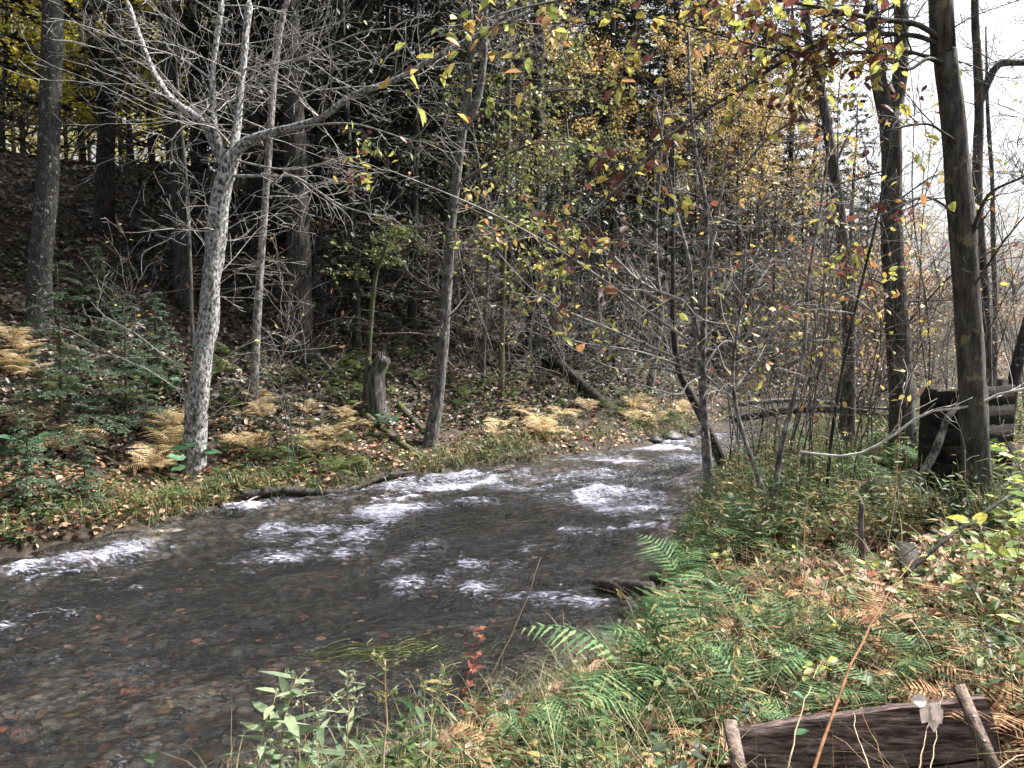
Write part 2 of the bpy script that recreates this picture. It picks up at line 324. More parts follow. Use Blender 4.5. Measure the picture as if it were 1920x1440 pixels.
def ground_mat():
    m, t = newmat('forest_floor'); L = t.links.new
    geo = N(t, 'ShaderNodeNewGeometry'); sep = N(t, 'ShaderNodeSeparateXYZ'); L(geo.outputs['Position'], sep.inputs[0])
    n1 = N(t, 'ShaderNodeTexNoise', i_Scale=7.0, i_Detail=8.0, i_Roughness=.7); L(geo.outputs['Position'], n1.inputs['Vector'])
    soil = ramp(t, [(.3, (.012, .010, .008)), (.5, (.04, .032, .025)), (.68, (.09, .07, .052))]); L(n1.outputs[0], soil.inputs[0])
    vo = N(t, 'ShaderNodeTexVoronoi', i_Scale=11.0); L(geo.outputs['Position'], vo.inputs['Vector'])
    n2 = N(t, 'ShaderNodeTexNoise', i_Scale=2.2, i_Detail=3.0); L(geo.outputs['Position'], n2.inputs['Vector'])
    sepc = N(t, 'ShaderNodeSeparateColor'); L(vo.outputs['Color'], sepc.inputs[0])
    peb = ramp(t, [(0, (.08, .077, .074)), (.35, (.2, .195, .19)), (.72, (.38, .37, .36)), (.84, (.22, .13, .10)), (.92, (.34, .24, .14)), (1, (.6, .58, .56))]); L(sepc.outputs[0], peb.inputs[0])
    edge = ramp(t, [(.0, (1, 1, 1)), (.5, (.75, .75, .75)), (.8, (.25, .25, .25))]); L(vo.outputs['Distance'], edge.inputs[0])
    pm = N(t, 'ShaderNodeMix', data_type='RGBA', blend_type='MULTIPLY'); pm.inputs[0].default_value = 1; L(peb.outputs[0], pm.inputs[6]); L(edge.outputs[0], pm.inputs[7])
    n4 = N(t, 'ShaderNodeTexNoise', i_Scale=.9, i_Detail=5.0, i_Roughness=.6); L(geo.outputs['Position'], n4.inputs['Vector'])
    bed_dark = ramp(t, [(.36, (.25, .24, .21)), (.5, (.65, .62, .57)), (.62, (1, 1, 1))]); L(n4.outputs[0], bed_dark.inputs[0])
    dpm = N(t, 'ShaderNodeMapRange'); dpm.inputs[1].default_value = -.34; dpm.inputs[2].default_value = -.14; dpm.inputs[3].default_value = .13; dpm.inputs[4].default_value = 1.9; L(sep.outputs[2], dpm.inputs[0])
    for src in (bed_dark.outputs[0], dpm.outputs[0]):  # patchy and depth darkness of the water painted into the bed colour
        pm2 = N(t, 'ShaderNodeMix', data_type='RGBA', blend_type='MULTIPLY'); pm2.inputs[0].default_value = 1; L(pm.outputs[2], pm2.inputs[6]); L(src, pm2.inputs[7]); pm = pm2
    mr = N(t, 'ShaderNodeMapRange'); mr.inputs[1].default_value = -.075; mr.inputs[2].default_value = .0; L(sep.outputs[2], mr.inputs[0])
    mx = N(t, 'ShaderNodeMix', data_type='RGBA'); L(mr.outputs[0], mx.inputs[0]); L(pm.outputs[2], mx.inputs[6]); L(soil.outputs[0], mx.inputs[7])
    pb = N(t, 'ShaderNodeBsdfPrincipled', i_Roughness=.9); L(mx.outputs[2], pb.inputs['Base Color']); pb.inputs['Specular IOR Level'].default_value = .2
    bp = N(t, 'ShaderNodeBump', i_Strength=.8, i_Distance=.022); L(n1.outputs[0], bp.inputs['Height']); L(bp.outputs[0], pb.inputs['Normal'])
    out = N(t, 'ShaderNodeOutputMaterial'); L(pb.outputs[0], out.inputs[0]); return m
def water_mat():
    m, t = newmat('stream_water'); L = t.links.new
    geo = N(t, 'ShaderNodeNewGeometry')
    mp = N(t, 'ShaderNodeMapping'); mp.inputs['Rotation'].default_value = (0, 0, radians(-32)); mp.inputs['Scale'].default_value = (4.5, 13, 6); L(geo.outputs['Position'], mp.inputs[0])
    n1 = N(t, 'ShaderNodeTexNoise', i_Scale=1.0, i_Detail=4.0, i_Roughness=.6, i_Distortion=.6); L(mp.outputs[0], n1.inputs['Vector'])
    n3 = N(t, 'ShaderNodeTexNoise', i_Scale=3.1, i_Detail=3.0, i_Roughness=.6, i_Distortion=.4); L(mp.outputs[0], n3.inputs['Vector'])
    b1 = N(t, 'ShaderNodeBump', i_Strength=1.0, i_Distance=.03); L(n1.outputs[0], b1.inputs['Height'])
    b2 = N(t, 'ShaderNodeBump', i_Strength=1.0, i_Distance=.05); L(n3.outputs[0], b2.inputs['Height']); L(b1.outputs[0], b2.inputs['Normal'])
    fr = N(t, 'ShaderNodeFresnel', i_IOR=1.7); L(b2.outputs[0], fr.inputs['Normal'])
    tr0 = N(t, 'ShaderNodeBsdfTransparent'); tr0.inputs[0].default_value = (.88, .86, .83, 1)
    df = N(t, 'ShaderNodeBsdfDiffuse'); df.inputs[0].default_value = (.04, .04, .05, 1); tr = N(t, 'ShaderNodeMixShader'); tr.inputs[0].default_value = .04; L(tr0.outputs[0], tr.inputs[1]); L(df.outputs[0], tr.inputs[2]); L(b2.outputs[0], df.inputs['Normal'])
    gl = N(t, 'ShaderNodeBsdfGlossy', i_Roughness=.03); gl.inputs[0].default_value = (1, 1, 1, 1); L(b2.outputs[0], gl.inputs['Normal'])
    ms = N(t, 'ShaderNodeMixShader'); L(fr.outputs[0], ms.inputs[0]); L(tr.outputs[0], ms.inputs[1]); L(gl.outputs[0], ms.inputs[2])
    at = N(t, 'ShaderNodeAttribute', attribute_name='tint')
    nf = N(t, 'ShaderNodeTexNoise', i_Scale=1.9, i_Detail=5.0, i_Roughness=.72, i_Distortion=1.0); L(mp.outputs[0], nf.inputs['Vector'])
    sb = N(t, 'ShaderNodeMath', operation='ADD'); L(at.outputs['Fac'], sb.inputs[0]); L(nf.outputs[0], sb.inputs[1])
    rp = ramp(t, [(.77, (0, 0, 0)), (.95, (.9, .9, .9))]); L(sb.outputs[0], rp.inputs[0])
    fo = N(t, 'ShaderNodeBsdfDiffuse'); fo.inputs[0].default_value = (.44, .45, .56, 1); L(b2.outputs[0], fo.inputs['Normal'])
    m2 = N(t, 'ShaderNodeMixShader'); L(rp.outputs[0], m2.inputs[0]); L(ms.outputs[0], m2.inputs[1]); L(fo.outputs[0], m2.inputs[2])
    out = N(t, 'ShaderNodeOutputMaterial'); L(m2.outputs[0], out.inputs[0]); return m

# ------------------------------------------------------------------ ground and water
def axis(lo, hi, step, far, grow=1.16):
    a = list(np.arange(lo, hi, step)); s = step
    while a[-1] < far[1]: s = min(s * grow, 25); a.append(a[-1] + s)
    s = step; b = []
    q = lo
    while q > far[0]: s = min(s * grow, 25); q -= s; b.append(q)
    return np.array(b[::-1] + a)
gx = axis(-16, 12, .11, (-420, 420)); gy = axis(-2, 24, .11, (-60, 800))
GX, GY = np.meshgrid(gx, gy); GZ = H(GX, GY)
ny, nx = GX.shape
idx = np.arange(nx * ny).reshape(ny, nx)
b = MB(); b.add(np.stack([GX, GY, GZ], -1).reshape(-1, 3), None, np.stack([idx[:-1, :-1], idx[:-1, 1:], idx[1:, 1:], idx[1:, :-1]], -1).reshape(-1, 4))
tag(b.build('ground', ground_mat()), kind='structure')

FOAM = [(240, 1030, 75, 22, 1.0), (140, 1052, 80, 18, 1.0), (15, 1072, 60, 14, .7), (360, 1012, 60, 22, .35), (512, 992, 48, 20, .9), (600, 995, 70, 10, .7), (772, 955, 75, 16, .95), (720, 985, 45, 14, .6), (585, 1020, 40, 22, .45),
        (640, 1038, 30, 16, .4), (800, 1028, 45, 24, .6), (870, 1055, 35, 16, .5), (740, 1060, 35, 16, .45), (768, 1100, 62, 22, 1.0), (888, 1106, 50, 16, .75), (1010, 1118, 90, 9, .7), (1120, 1130, 90, 9, .9), (830, 1080, 22, 22, .45),
        (940, 985, 40, 14, .5), (982, 1028, 30, 18, .5), (1062, 996, 40, 12, .45), (1285, 862, 85, 12, 1.05), (1115, 892, 90, 8, .55), (1190, 870, 60, 8, .5), (960, 918, 60, 9, .5), (1060, 935, 70, 12, .35), (880, 940, 60, 10, .5),
        (1150, 915, 120, 12, .3), (430, 1130, 14, 26, .35), (935, 1300, 60, 22, .5), (690, 1010, 60, 14, .4), (900, 1010, 80, 12, .35), (1180, 960, 90, 14, .3), (820, 985, 60, 12, .4), (540, 1050, 50, 12, .3), (1010, 900, 80, 8, .4), (1230, 845, 60, 6, .5), (860, 915, 60, 8, .45), (1100, 1000, 90, 12, .3), (640, 975, 50, 10, .5), (480, 1100, 50, 14, .3), (690, 965, 80, 12, .45), (460, 1072, 30, 12, .4), (0, 1175, 40, 16, .5), (560, 990, 160, 26, .18), (1000, 950, 320, 40, .16), (1270, 905, 60, 20, .3), (1080, 890, 200, 30, .2), (100, 1145, 80, 10, .3)]
wx = np.arange(-13, 9, .045); wy = np.arange(0, 23, .045)
WX, WY = np.meshgrid(wx, wy)
ins, left, dd = zone(WX, WY)
al = radians(-32); ca, sa = math.cos(al), math.sin(al)
fu = WX * ca - WY * sa; fv = WX * sa + WY * ca          # fu across the ripples' crest lines, fv along the flow
foam = np.zeros(WX.shape); lift = np.zeros(WX.shape)
for (u, v, a, c, s) in FOAM:
    p0 = wl(u, v); pa = wl(u + a, v); pc = wl(u, v - c)
    ex, ey = abs(pa[0] - p0[0]) * .75, max(abs(pc[1] - p0[1]) * .75, .06)
    ux, uy = WX - p0[0], WY - p0[1]
    uy = uy - ux * p0[0] * 0.02
    g = np.exp(-(ux / ex) ** 2 - (uy / ey) ** 2)
    foam = foam + g * s; lift = lift + g * s * .06
chop = .35 + .85 * sstep(-.4, .5, fbm(WX * .45, WY * .6, 3.7, 2)) + .35 * sstep(7, 11, WY)
wq = .5 * fbm(fu * .8, fv * .8, 1.0, 2)
rd1 = (1 - np.abs(vnoise(fu * 1.3 + wq, fv * 3.4 + wq, 1.4))) ** 2; rd2 = (1 - np.abs(vnoise(fu * 3.0 + wq, fv * 7.5, 6.4))) ** 2
rip = 1.35 * chop * (.022 * fbm(fu * .9, fv * 2.0, 0.4, 2) + .040 * (rd1 - .55) + .028 * (rd2 - .55) + .010 * fbm(fu * 8, fv * 14, 2.2, 2))
WZ = rip + lift * (1 + .5 * fbm(WX * 6, WY * 6, 5.5, 2))
riff = sstep(.0, .3, fbm(WX * .6, WY * .8, 9.9)) * (.08 + .10 * sstep(6.5, 9.5, WY))
ok = (ins | (dd < .22)) & (WY < 23.5)
q = ok[:-1, :-1] & ok[1:, :-1] & ok[:-1, 1:] & ok[1:, 1:]
idx = np.arange(WX.size).reshape(WX.shape)
F = np.stack([idx[:-1, :-1][q], idx[:-1, 1:][q], idx[1:, 1:][q], idx[1:, :-1][q]], -1)
used = np.unique(F); rem = np.zeros(WX.size, np.int64); rem[used] = np.arange(len(used))
foam_glint = np.clip(.03 + .07 * sstep(4.8, 8, WY) * sstep(-.6, .3, fbm(WX * .5, WY * .7, 12.9, 2)) + .27 * np.clip(foam, 0, 1.3) ** .6 + riff + (.12 + .22 * sstep(5.5, 8.5, WY)) * sstep(.012, .07, rip) * sstep(-.35, .35, fbm(WX * .7, WY * .9, 4.9)), 0, .44)  # foam, plus pale flecks painted on crests as ripple highlights
b = MB(); b.add(np.stack([WX, WY, WZ], -1).reshape(-1, 3)[used], None, rem[F], foam_glint.ravel()[used])
tag(b.build('stream_water', water_mat()), kind='structure')

# ------------------------------------------------------------------ growing wood
def wob(rng, p, d, L, n, amp, grav=0.0):
    """a wandering polyline from p along d"""
    d = unit(d); t = np.linspace(0, 1, n)[:, None]
    pts = np.asarray(p) + d * L * t
    a = unit(np.cross(d, [.3, .2, .9])); c = np.cross(d, a)
    ph = rng.uniform(0, 6.3, 4); fr = rng.uniform(.6, 1.9, 4)
    pts = pts + amp * L * t * (np.sin(fr[0] * 3 * t + ph[0]) - math.sin(ph[0]) + .4 * np.sin(fr[1] * 8 * t + ph[1])) * a + amp * L * t * (np.sin(fr[2] * 3 * t + ph[2]) - math.sin(ph[2]) + .4 * np.sin(fr[3] * 8 * t + ph[3])) * c
    pts[:, 2] += grav * L * t[:, 0] ** 2
    return pts
def at(pts, t):
    k = t * (len(pts) - 1); i = min(int(k), len(pts) - 2); f = k - i
    return pts[i] * (1 - f) + pts[i + 1] * f, unit(pts[i + 1] - pts[i])
def sides(r): return 3 if r < .009 else (4 if r < .02 else (6 if r < .05 else 9))
def grow(mb, rng, p, d, L, r, depth, tips, nb=(4, 7), ang=(.5, 1.0), up=.12, grav=0.0, shrink=.55, amp=.08, rmin=.0022, flat=0.0, start=.2):
    n = 5 if depth == 0 else (7 if L < 2 else 9)
    pts = wob(rng, p, d, L, n, amp, grav)
    mb.tube(pts, np.linspace(r, max(r * .3, rmin), n), sides(r))
    if depth == 0 or L < .12:
        tips.append(pts); return pts
    k = rng.integers(*nb) if nb[1] > nb[0] else nb[0]
    for q in range(k):
        t = start + (1 - start) * (q + rng.uniform(.1, .9)) / k
        pp, tt = at(pts, t)
        a = unit(np.cross(tt, rng.normal(size=3)))
        if flat: a = unit(a * [1, 1, 1 - flat])
        th = rng.uniform(*ang)
        dd_ = unit(tt * math.cos(th) + a * math.sin(th) + np.array([0, 0, up]))
        ll = L * shrink * (1.15 - .6 * t) * rng.uniform(.6, 1.25)
        grow(mb, rng, pp, dd_, ll, max(r * (1 - .65 * t) * .5, rmin), depth - 1, tips, nb, ang, up, grav, shrink, amp, rmin, flat, start)
    tips.append(pts[-3:])
    return pts
def tipleaves(mb, rng, tips, n, L, W, tint, tpl=T_DIA, hang=.5, jit=.05):
    """n leaves put along the twigs in tips; tint: callable(rng, n)"""
    if not tips: return
    k = rng.integers(0, len(tips), n); t = rng.uniform(.15, 1, n)
    pos = np.array([at(tips[i], tt)[0] for i, tt in zip(k, t)]) + rng.normal(size=(n, 3)) * jit
    d = rng.normal(size=(n, 3)); d[:, 2] = d[:, 2] * .5 - hang
    up = rng.normal(size=(n, 3)) * .7 + [0, 0, .8]
    s = rng.uniform(.6, 1.25, n)
    mb.leaves(pos, d, up, L * s, W * s, tint(rng, n), tpl)
def smoothline(pts, n):
    pts = np.asarray(pts, float); s = np.r_[0, np.cumsum(np.linalg.norm(np.diff(pts, axis=0), axis=1))]; s /= s[-1]
    m = len(pts); tt = np.linspace(0, 1, n); out = np.zeros((n, pts.shape[1]))
    for q, t in enumerate(tt):
        i = min(max(np.searchsorted(s, t) - 1, 0), m - 2); f = (t - s[i]) / (s[i + 1] - s[i] + 1e-9)
        p0, p1, p2, p3 = pts[max(i - 1, 0)], pts[i], pts[i + 1], pts[min(i + 2, m - 1)]
        out[q] = .5 * ((2 * p1) + (p2 - p0) * f + (2 * p0 - 5 * p1 + 4 * p2 - p3) * f * f + (3 * p1 - p0 - 3 * p2 + p3) * f ** 3)
    return out
def bark_tube(mb, rng, pts, rad, k=12, rough=.10, flare=0.0):
    """trunk with an uneven, ridged outline"""
    pts = np.asarray(pts, float); n = len(pts); L = np.linalg.norm(pts[-1] - pts[0])
    tg = unit(np.gradient(pts, axis=0)); ref = np.array([0, 1.0, 0]) if abs(tg[n // 2][1]) < .8 else np.array([1.0, 0, 0])
    a = unit(np.cross(tg, ref)); c = np.cross(tg, a); th = np.arange(k) * 2 * PI / k
    sd = rng.uniform(0, 99); s = np.linspace(0, L, n)
    rad = np.broadcast_to(rad, (n,))
    f = 1 + rough * fbm(np.cos(th)[None] * 1.6 + sd, np.sin(th)[None] * 1.6, s[:, None] * 1.7) + rough * .5 * vnoise(th[None] * 3.2, s[:, None] * 6 + sd)
    if flare: f = f + flare * np.exp(-s[:, None] / .22) * (1 + .5 * np.sin(th[None] * 4 + sd))
    V = pts[:, None] + (rad[:, None] * f)[..., None] * (a[:, None] * np.cos(th)[None, :, None] + c[:, None] * np.sin(th)[None, :, None])
    i0 = (np.arange(n - 1)[:, None] * k + np.arange(k)); i1 = (np.arange(n - 1)[:, None] * k + (np.arange(k) + 1) % k)
    F = np.stack([i0, i1, i1 + k, i0 + k], -1).reshape(-1, 4)
    caps = [[(n - 1) * k + i, (n - 1) * k + (i + 1) % k, n * k] for i in range(k)] + [[(i + 1) % k, i, n * k + 1] for i in range(k)]
    mb.add(np.concatenate([V.reshape(-1, 3), [pts[-1] + tg[-1] * rad[-1] * .4], [pts[0]]]), caps, F)

def tint_u(a, b_): return lambda rng, n: rng.uniform(a, b_, n)
def tint_b(a, c): return lambda rng, n: np.clip(rng.beta(a, c, n), 0, 1)

# ------------------------------------------------------------------ hero trees (built where they stand)
def hero(name, label, cat, px, bark, seed, base=None, Y=None, ext=4.0, k=12, crown=None, limbs=(), leaves=None, twig='twig_mid', group=None, flare=.35, rough=.10, forks=()):
    """px: (u, v, width in pixels) from the base up; limbs: (points, first width); forks: main upper stems of the trunk"""
    rng = np.random.default_rng(seed)
    p0 = hit(px[0][0], px[0][1]) if base is None else np.array(base, float)
    Y = p0[1] if Y is None else Y
    root = thing(name, p0, label, cat, group)
    pts = [p0 - [0, 0, .15]] + [P(u, v, Y) for u, v, _ in px[1:]]
    wd = [w * Y / FPX / 2 * .86 for _, _, w in px]
    if ext:
        d = unit(pts[-1] - pts[-2]); d = unit(d * .6 + [0, 0, .4]); pts.append(pts[-1] + d * ext); wd.append(wd[-1] * .35)
    pts = np.array(pts); n = max(14, int(np.linalg.norm(pts[-1] - pts[0]) / .16))
    ln = smoothline(np.c_[pts, wd], n)
    tk = MB(); bark_tube(tk, rng, ln[:, :3], np.maximum(ln[:, 3], .004), k, rough, flare)
    lines = [(ln, 1.0)]
    for f in forks:
        q = [P(u, v, Y + dy) for u, v, _, dy in f]; ww = [w * Y / FPX / 2 for _, _, w, _ in f]
        if f[-1][1] < 60: q.append(q[-1] + unit(unit(q[-1] - q[-2]) * .6 + [0, 0, .4]) * ext); ww.append(ww[-1] * .35)
        fl = smoothline(np.c_[np.array(q), ww], max(10, int(np.linalg.norm(q[-1] - q[0]) / .16)))
        bark_tube(tk, rng, fl[:, :3], np.maximum(fl[:, 3], .004), max(8, k - 2), rough); lines.append((fl, .8))
    tk.build('trunk', M[bark], root, p0)
    cr = MB(); lv = MB(); tips = []
    for lb in limbs:
        q = np.array([P(u, v, Y + dy) for u, v, dy in lb['p']]); r0 = lb['w'] * Y / FPX / 2
        fl = smoothline(q, max(8, int(len(q) * 5)))
        rr = np.linspace(r0, max(r0 * .25, .0025), len(fl))
        cr.tube(fl, rr, sides(r0)); tp = []
        for j in range(lb.get('n', 8)):
            t = rng.uniform(lb.get('t0', .15), 1); pp, tt = at(fl, t)
            a = unit(np.cross(tt, rng.normal(size=3))); th = rng.uniform(.4, 1.0)
            grow(cr, rng, pp, tt * math.cos(th) + a * math.sin(th) + [0, 0, lb.get('up', .1)], rng.uniform(.5, 1.2) * lb.get('L', .8), max(r0 * (1 - .7 * t) * .5, .003), lb.get('d', 1), tp, amp=.07, rmin=lb.get('rmin', .0025), grav=lb.get('grav', 0))
        tp.append(fl[len(fl) // 3:])
        tips += tp
        if lb.get('leaf'):
            nl, L, W, tn = lb['leaf']; tipleaves(lv, rng, tp, nl, L, W, tn, lb.get('tpl', T_OVAL), hang=lb.get('hang', .7))
    if crown:
        for fl, sc_ in lines:
            for j in range(int(crown['n'] * sc_)):
                t = rng.uniform(crown.get('t0', .35), .98); pp, tt = at(fl[:, :3], t); rr = at(fl[:, 3:], t)[0][0]
                az = rng.uniform(0, 2 * PI); el = rng.uniform(*crown.get('el', (.0, .7)))
                d = [math.cos(az) * math.cos(el), math.sin(az) * math.cos(el), math.sin(el)]
                grow(cr, rng, pp, d, crown['L'] * rng.uniform(.45, 1.2) * (1.2 - .6 * t), min(rr * .45, crown.get('r', .02)), crown.get('d', 2), tips, nb=crown.get('nb', (4, 7)), amp=crown.get('amp', .08), rmin=crown.get('rmin', .0025), grav=crown.get('grav', 0), up=crown.get('up', .1), flat=crown.get('flat', 0))
        if crown.get('leaf'):
            nl, L, W, tn = crown['leaf']; tipleaves(lv, rng, tips, nl, L, W, tn, crown.get('tpl', T_OVAL), hang=crown.get('hang', .5))
    if cr.pend:
        c = cr.build('crown', M[twig], root, p0)
        if lv.n: lv.build('leaves', M[leaves], c, p0)
    return root

# -- the left bank and the hillside
birch = hero('birch_tree', 'pale lichen spotted birch with a green stained trunk leaning over the far bank', 'tree',
     [(360, 872, 52), (372, 740, 46), (390, 600, 42), (402, 480, 40), (412, 380, 40), (425, 318, 38), (440, 290, 32)], 'birch', 11, ext=0, k=16, flare=.22, rough=.2,
     forks=[[(426, 320, 18, 0), (405, 285, 14, .1), (375, 225, 13, .2), (325, 190, 12, .3), (290, 140, 11, .4), (262, 70, 10, .5), (238, 0, 9, .6)],
            [(430, 310, 24, 0), (450, 275, 20, 0), (490, 255, 16, -.1), (545, 240, 13, -.2), (600, 222, 12, -.3), (660, 180, 11, -.5), (740, 150, 10, -.7), (830, 100, 8, -.9), (920, 55, 7, -1.1), (1000, 20, 6, -1.3)],
            [(436, 300, 17, 0), (446, 220, 15, .2), (455, 130, 14, .3), (462, 50, 14, .4), (468, 0, 13, .5)],
            [(424, 310, 13, 0), (404, 240, 12, .1), (398, 150, 11, .2), (408, 60, 10, .2), (418, 0, 9, .2)]],
     crown=dict(n=17, L=2.1, t0=.12, r=.009, d=2, nb=(3, 5), el=(-.15, .8), rmin=.0028, amp=.05), twig='twig',
     limbs=[dict(p=[(430, 330, 0), (520, 330, -.3), (560, 335, -.5), (640, 385, -.9), (730, 410, -1.3)], w=6, n=14, L=.8, rmin=.0028),
            dict(p=[(440, 300, 0), (540, 318, -.3), (640, 300, -.6)], w=5, n=10, L=.8, rmin=.0028),
            dict(p=[(430, 270, 0), (400, 240, -.2), (350, 235, -.4), (320, 265, -.6)], w=5, n=8, L=.6, rmin=.0028),
            dict(p=[(545, 240, -.2), (660, 232, -.6), (780, 265, -1), (830, 255, -1.2)], w=5, n=12, L=.8, rmin=.0028),
            dict(p=[(600, 222, -.3), (560, 180, -.5), (640, 165, -.8), (760, 160, -1)], w=4, n=12, L=.9, rmin=.0028),
            dict(p=[(455, 130, .3), (560, 110, 0), (680, 60, -.4), (760, 55, -.6)], w=5, n=14, L=.9, rmin=.0028),
            dict(p=[(398, 150, .2), (340, 110, 0), (280, 90, -.3), (180, 60, -.6)], w=5, n=14, L=.9, rmin=.0028)])
hero('slender_tree', 'slender pale grey trunk standing just behind the leaning birch', 'tree',
     [(474, 765, 20), (480, 640, 18), (488, 500, 17), (497, 380, 16), (506, 250, 15), (516, 120, 15), (532, 20, 13), (545, -40, 12)], 'pale_bark', 12, ext=4, k=10,
     crown=dict(n=16, L=1.8, t0=.3, r=.008, d=2, nb=(3, 5), el=(-.3, .5), rmin=.0028, amp=.05), twig='twig')
hero('young_tree', 'thin light stem no thicker than a pole beside the leaning birch', 'tree',
     [(362, 650, 9), (357, 520, 8), (353, 400, 8), (346, 300, 7), (338, 220, 6)], 'grey_bark', 13, ext=2, k=7,
     crown=dict(n=12, L=1.0, t0=.2, r=.006, d=1, el=(0, .8), rmin=.004), twig='twig')
hero('lichened_tree', 'thick trunk patched with white lichen on the hillside, nearest of the left side trunks', 'tree',
     [(72, 610, 56), (76, 500, 48), (86, 380, 44), (92, 250, 43), (96, 120, 42), (99, 0, 40)], 'lichen_bark', 14, ext=7, k=14,
     crown=dict(n=26, L=2.6, t0=.3, r=.018, d=2, el=(-.2, .4), rmin=.005), twig='twig_dark')
hero('forked_tree', 'almost black trunk dividing into two stems on the hillside below the crest', 'tree',
     [(196, 430, 40), (198, 320, 36), (200, 240, 36), (198, 190, 34)], 'dark_bark', 15, ext=0, k=12,
     forks=[[(198, 200, 26, 0), (184, 140, 20, 0), (172, 60, 18, 0), (163, 0, 16, 0)], [(200, 205, 30, 0), (208, 130, 26, 0), (213, 60, 25, 0), (214, 0, 24, 0)]],
     crown=dict(n=14, L=2.8, t0=.3, r=.02, d=2, el=(-.1, .5), rmin=.006), twig='twig_dark')
hero('mossy_tree', 'mossy grey trunk leaning right above the middle of the far bank', 'tree',
     [(803, 838, 34), (818, 760, 29), (830, 660, 24), (838, 540, 22), (846, 430, 21), (858, 320, 20), (868, 240, 20)], 'grey_bark', 16, ext=0, k=12,
     forks=[[(868, 245, 15, 0), (876, 180, 13, 0), (882, 90, 12, 0), (880, 0, 10, 0)], [(868, 245, 15, 0), (895, 190, 14, 0), (908, 100, 13, 0), (910, 0, 11, 0)]],
     crown=dict(n=22, L=1.9, t0=.3, r=.012, d=2, el=(-.2, .7), rmin=.003, leaf=(260, .085, .06, tint_b(2, 1.4)), tpl=T_OVAL), leaves='olive', twig='twig_mid',
     limbs=[dict(p=[(855, 380, 0), (900, 400, -.3), (960, 420, -.5), (1040, 410, -.7)], w=5, n=10, L=.7, leaf=(220, .10, .065, tint_b(1.8, 1.4))), dict(p=[(868, 340, 0), (930, 300, -.3), (1000, 270, -.6), (1060, 265, -.8)], w=8, n=8, L=.9, leaf=(260, .09, .06, tint_b(2.2, 1.6))),
            dict(p=[(850, 420, 0), (870, 520, -.2), (890, 560, -.3), (925, 660, -.4)], w=5, n=5, L=.5),
            dict(p=[(880, 230, 0), (940, 190, -.4), (1040, 170, -.8), (1120, 168, -1)], w=8, n=10, L=1.0, leaf=(240, .09, .06, tint_b(2, 1.4))),
            dict(p=[(845, 520, 0), (900, 510, -.3), (960, 520, -.6), (1000, 505, -.8)], w=4, n=8, L=.6, leaf=(90, .1, .06, tint_b(2, 1.2)))])
hero('thin_tree', 'thin straight dark stem right of the mossy leaning trunk', 'tree',
     [(940, 745, 14), (941, 640, 12), (944, 520, 11), (948, 400, 10), (952, 300, 9)], 'moss_bark', 17, ext=4, k=8,
     crown=dict(n=16, L=1.3, t0=.25, r=.008, d=2, el=(-.2, .7), rmin=.004, leaf=(320, .085, .06, tint_b(1.6, 1.6))), leaves='autumn_mixed')
hero('green_sapling', 'sapling with a flat spray of green leaves and a bleached foot beside the old stump', 'sapling',
     [(682, 770, 13), (690, 680, 12), (697, 580, 11), (706, 510, 10), (722, 470, 8)], 'moss_bark', 18, ext=.6, k=8,
     crown=dict(n=14, L=1.1, t0=.65, r=.006, d=1, el=(-.1, .3), rmin=.003, flat=.8, leaf=(800, .075, .05, tint_b(2, 2.5)), hang=.25), leaves='olive')
hero('crooked_tree', 'crooked pale stem curving up from the far bank just left of the shrubs', 'tree',
     [(1216, 735, 18), (1228, 660, 15), (1240, 590, 14), (1232, 520, 12), (1228, 430, 11), (1236, 330, 9)], 'grey_bark', 19, ext=2.5, k=9,
     crown=dict(n=18, L=1.3, t0=.35, r=.008, d=2, el=(-.1, .8), rmin=.004), twig='twig')

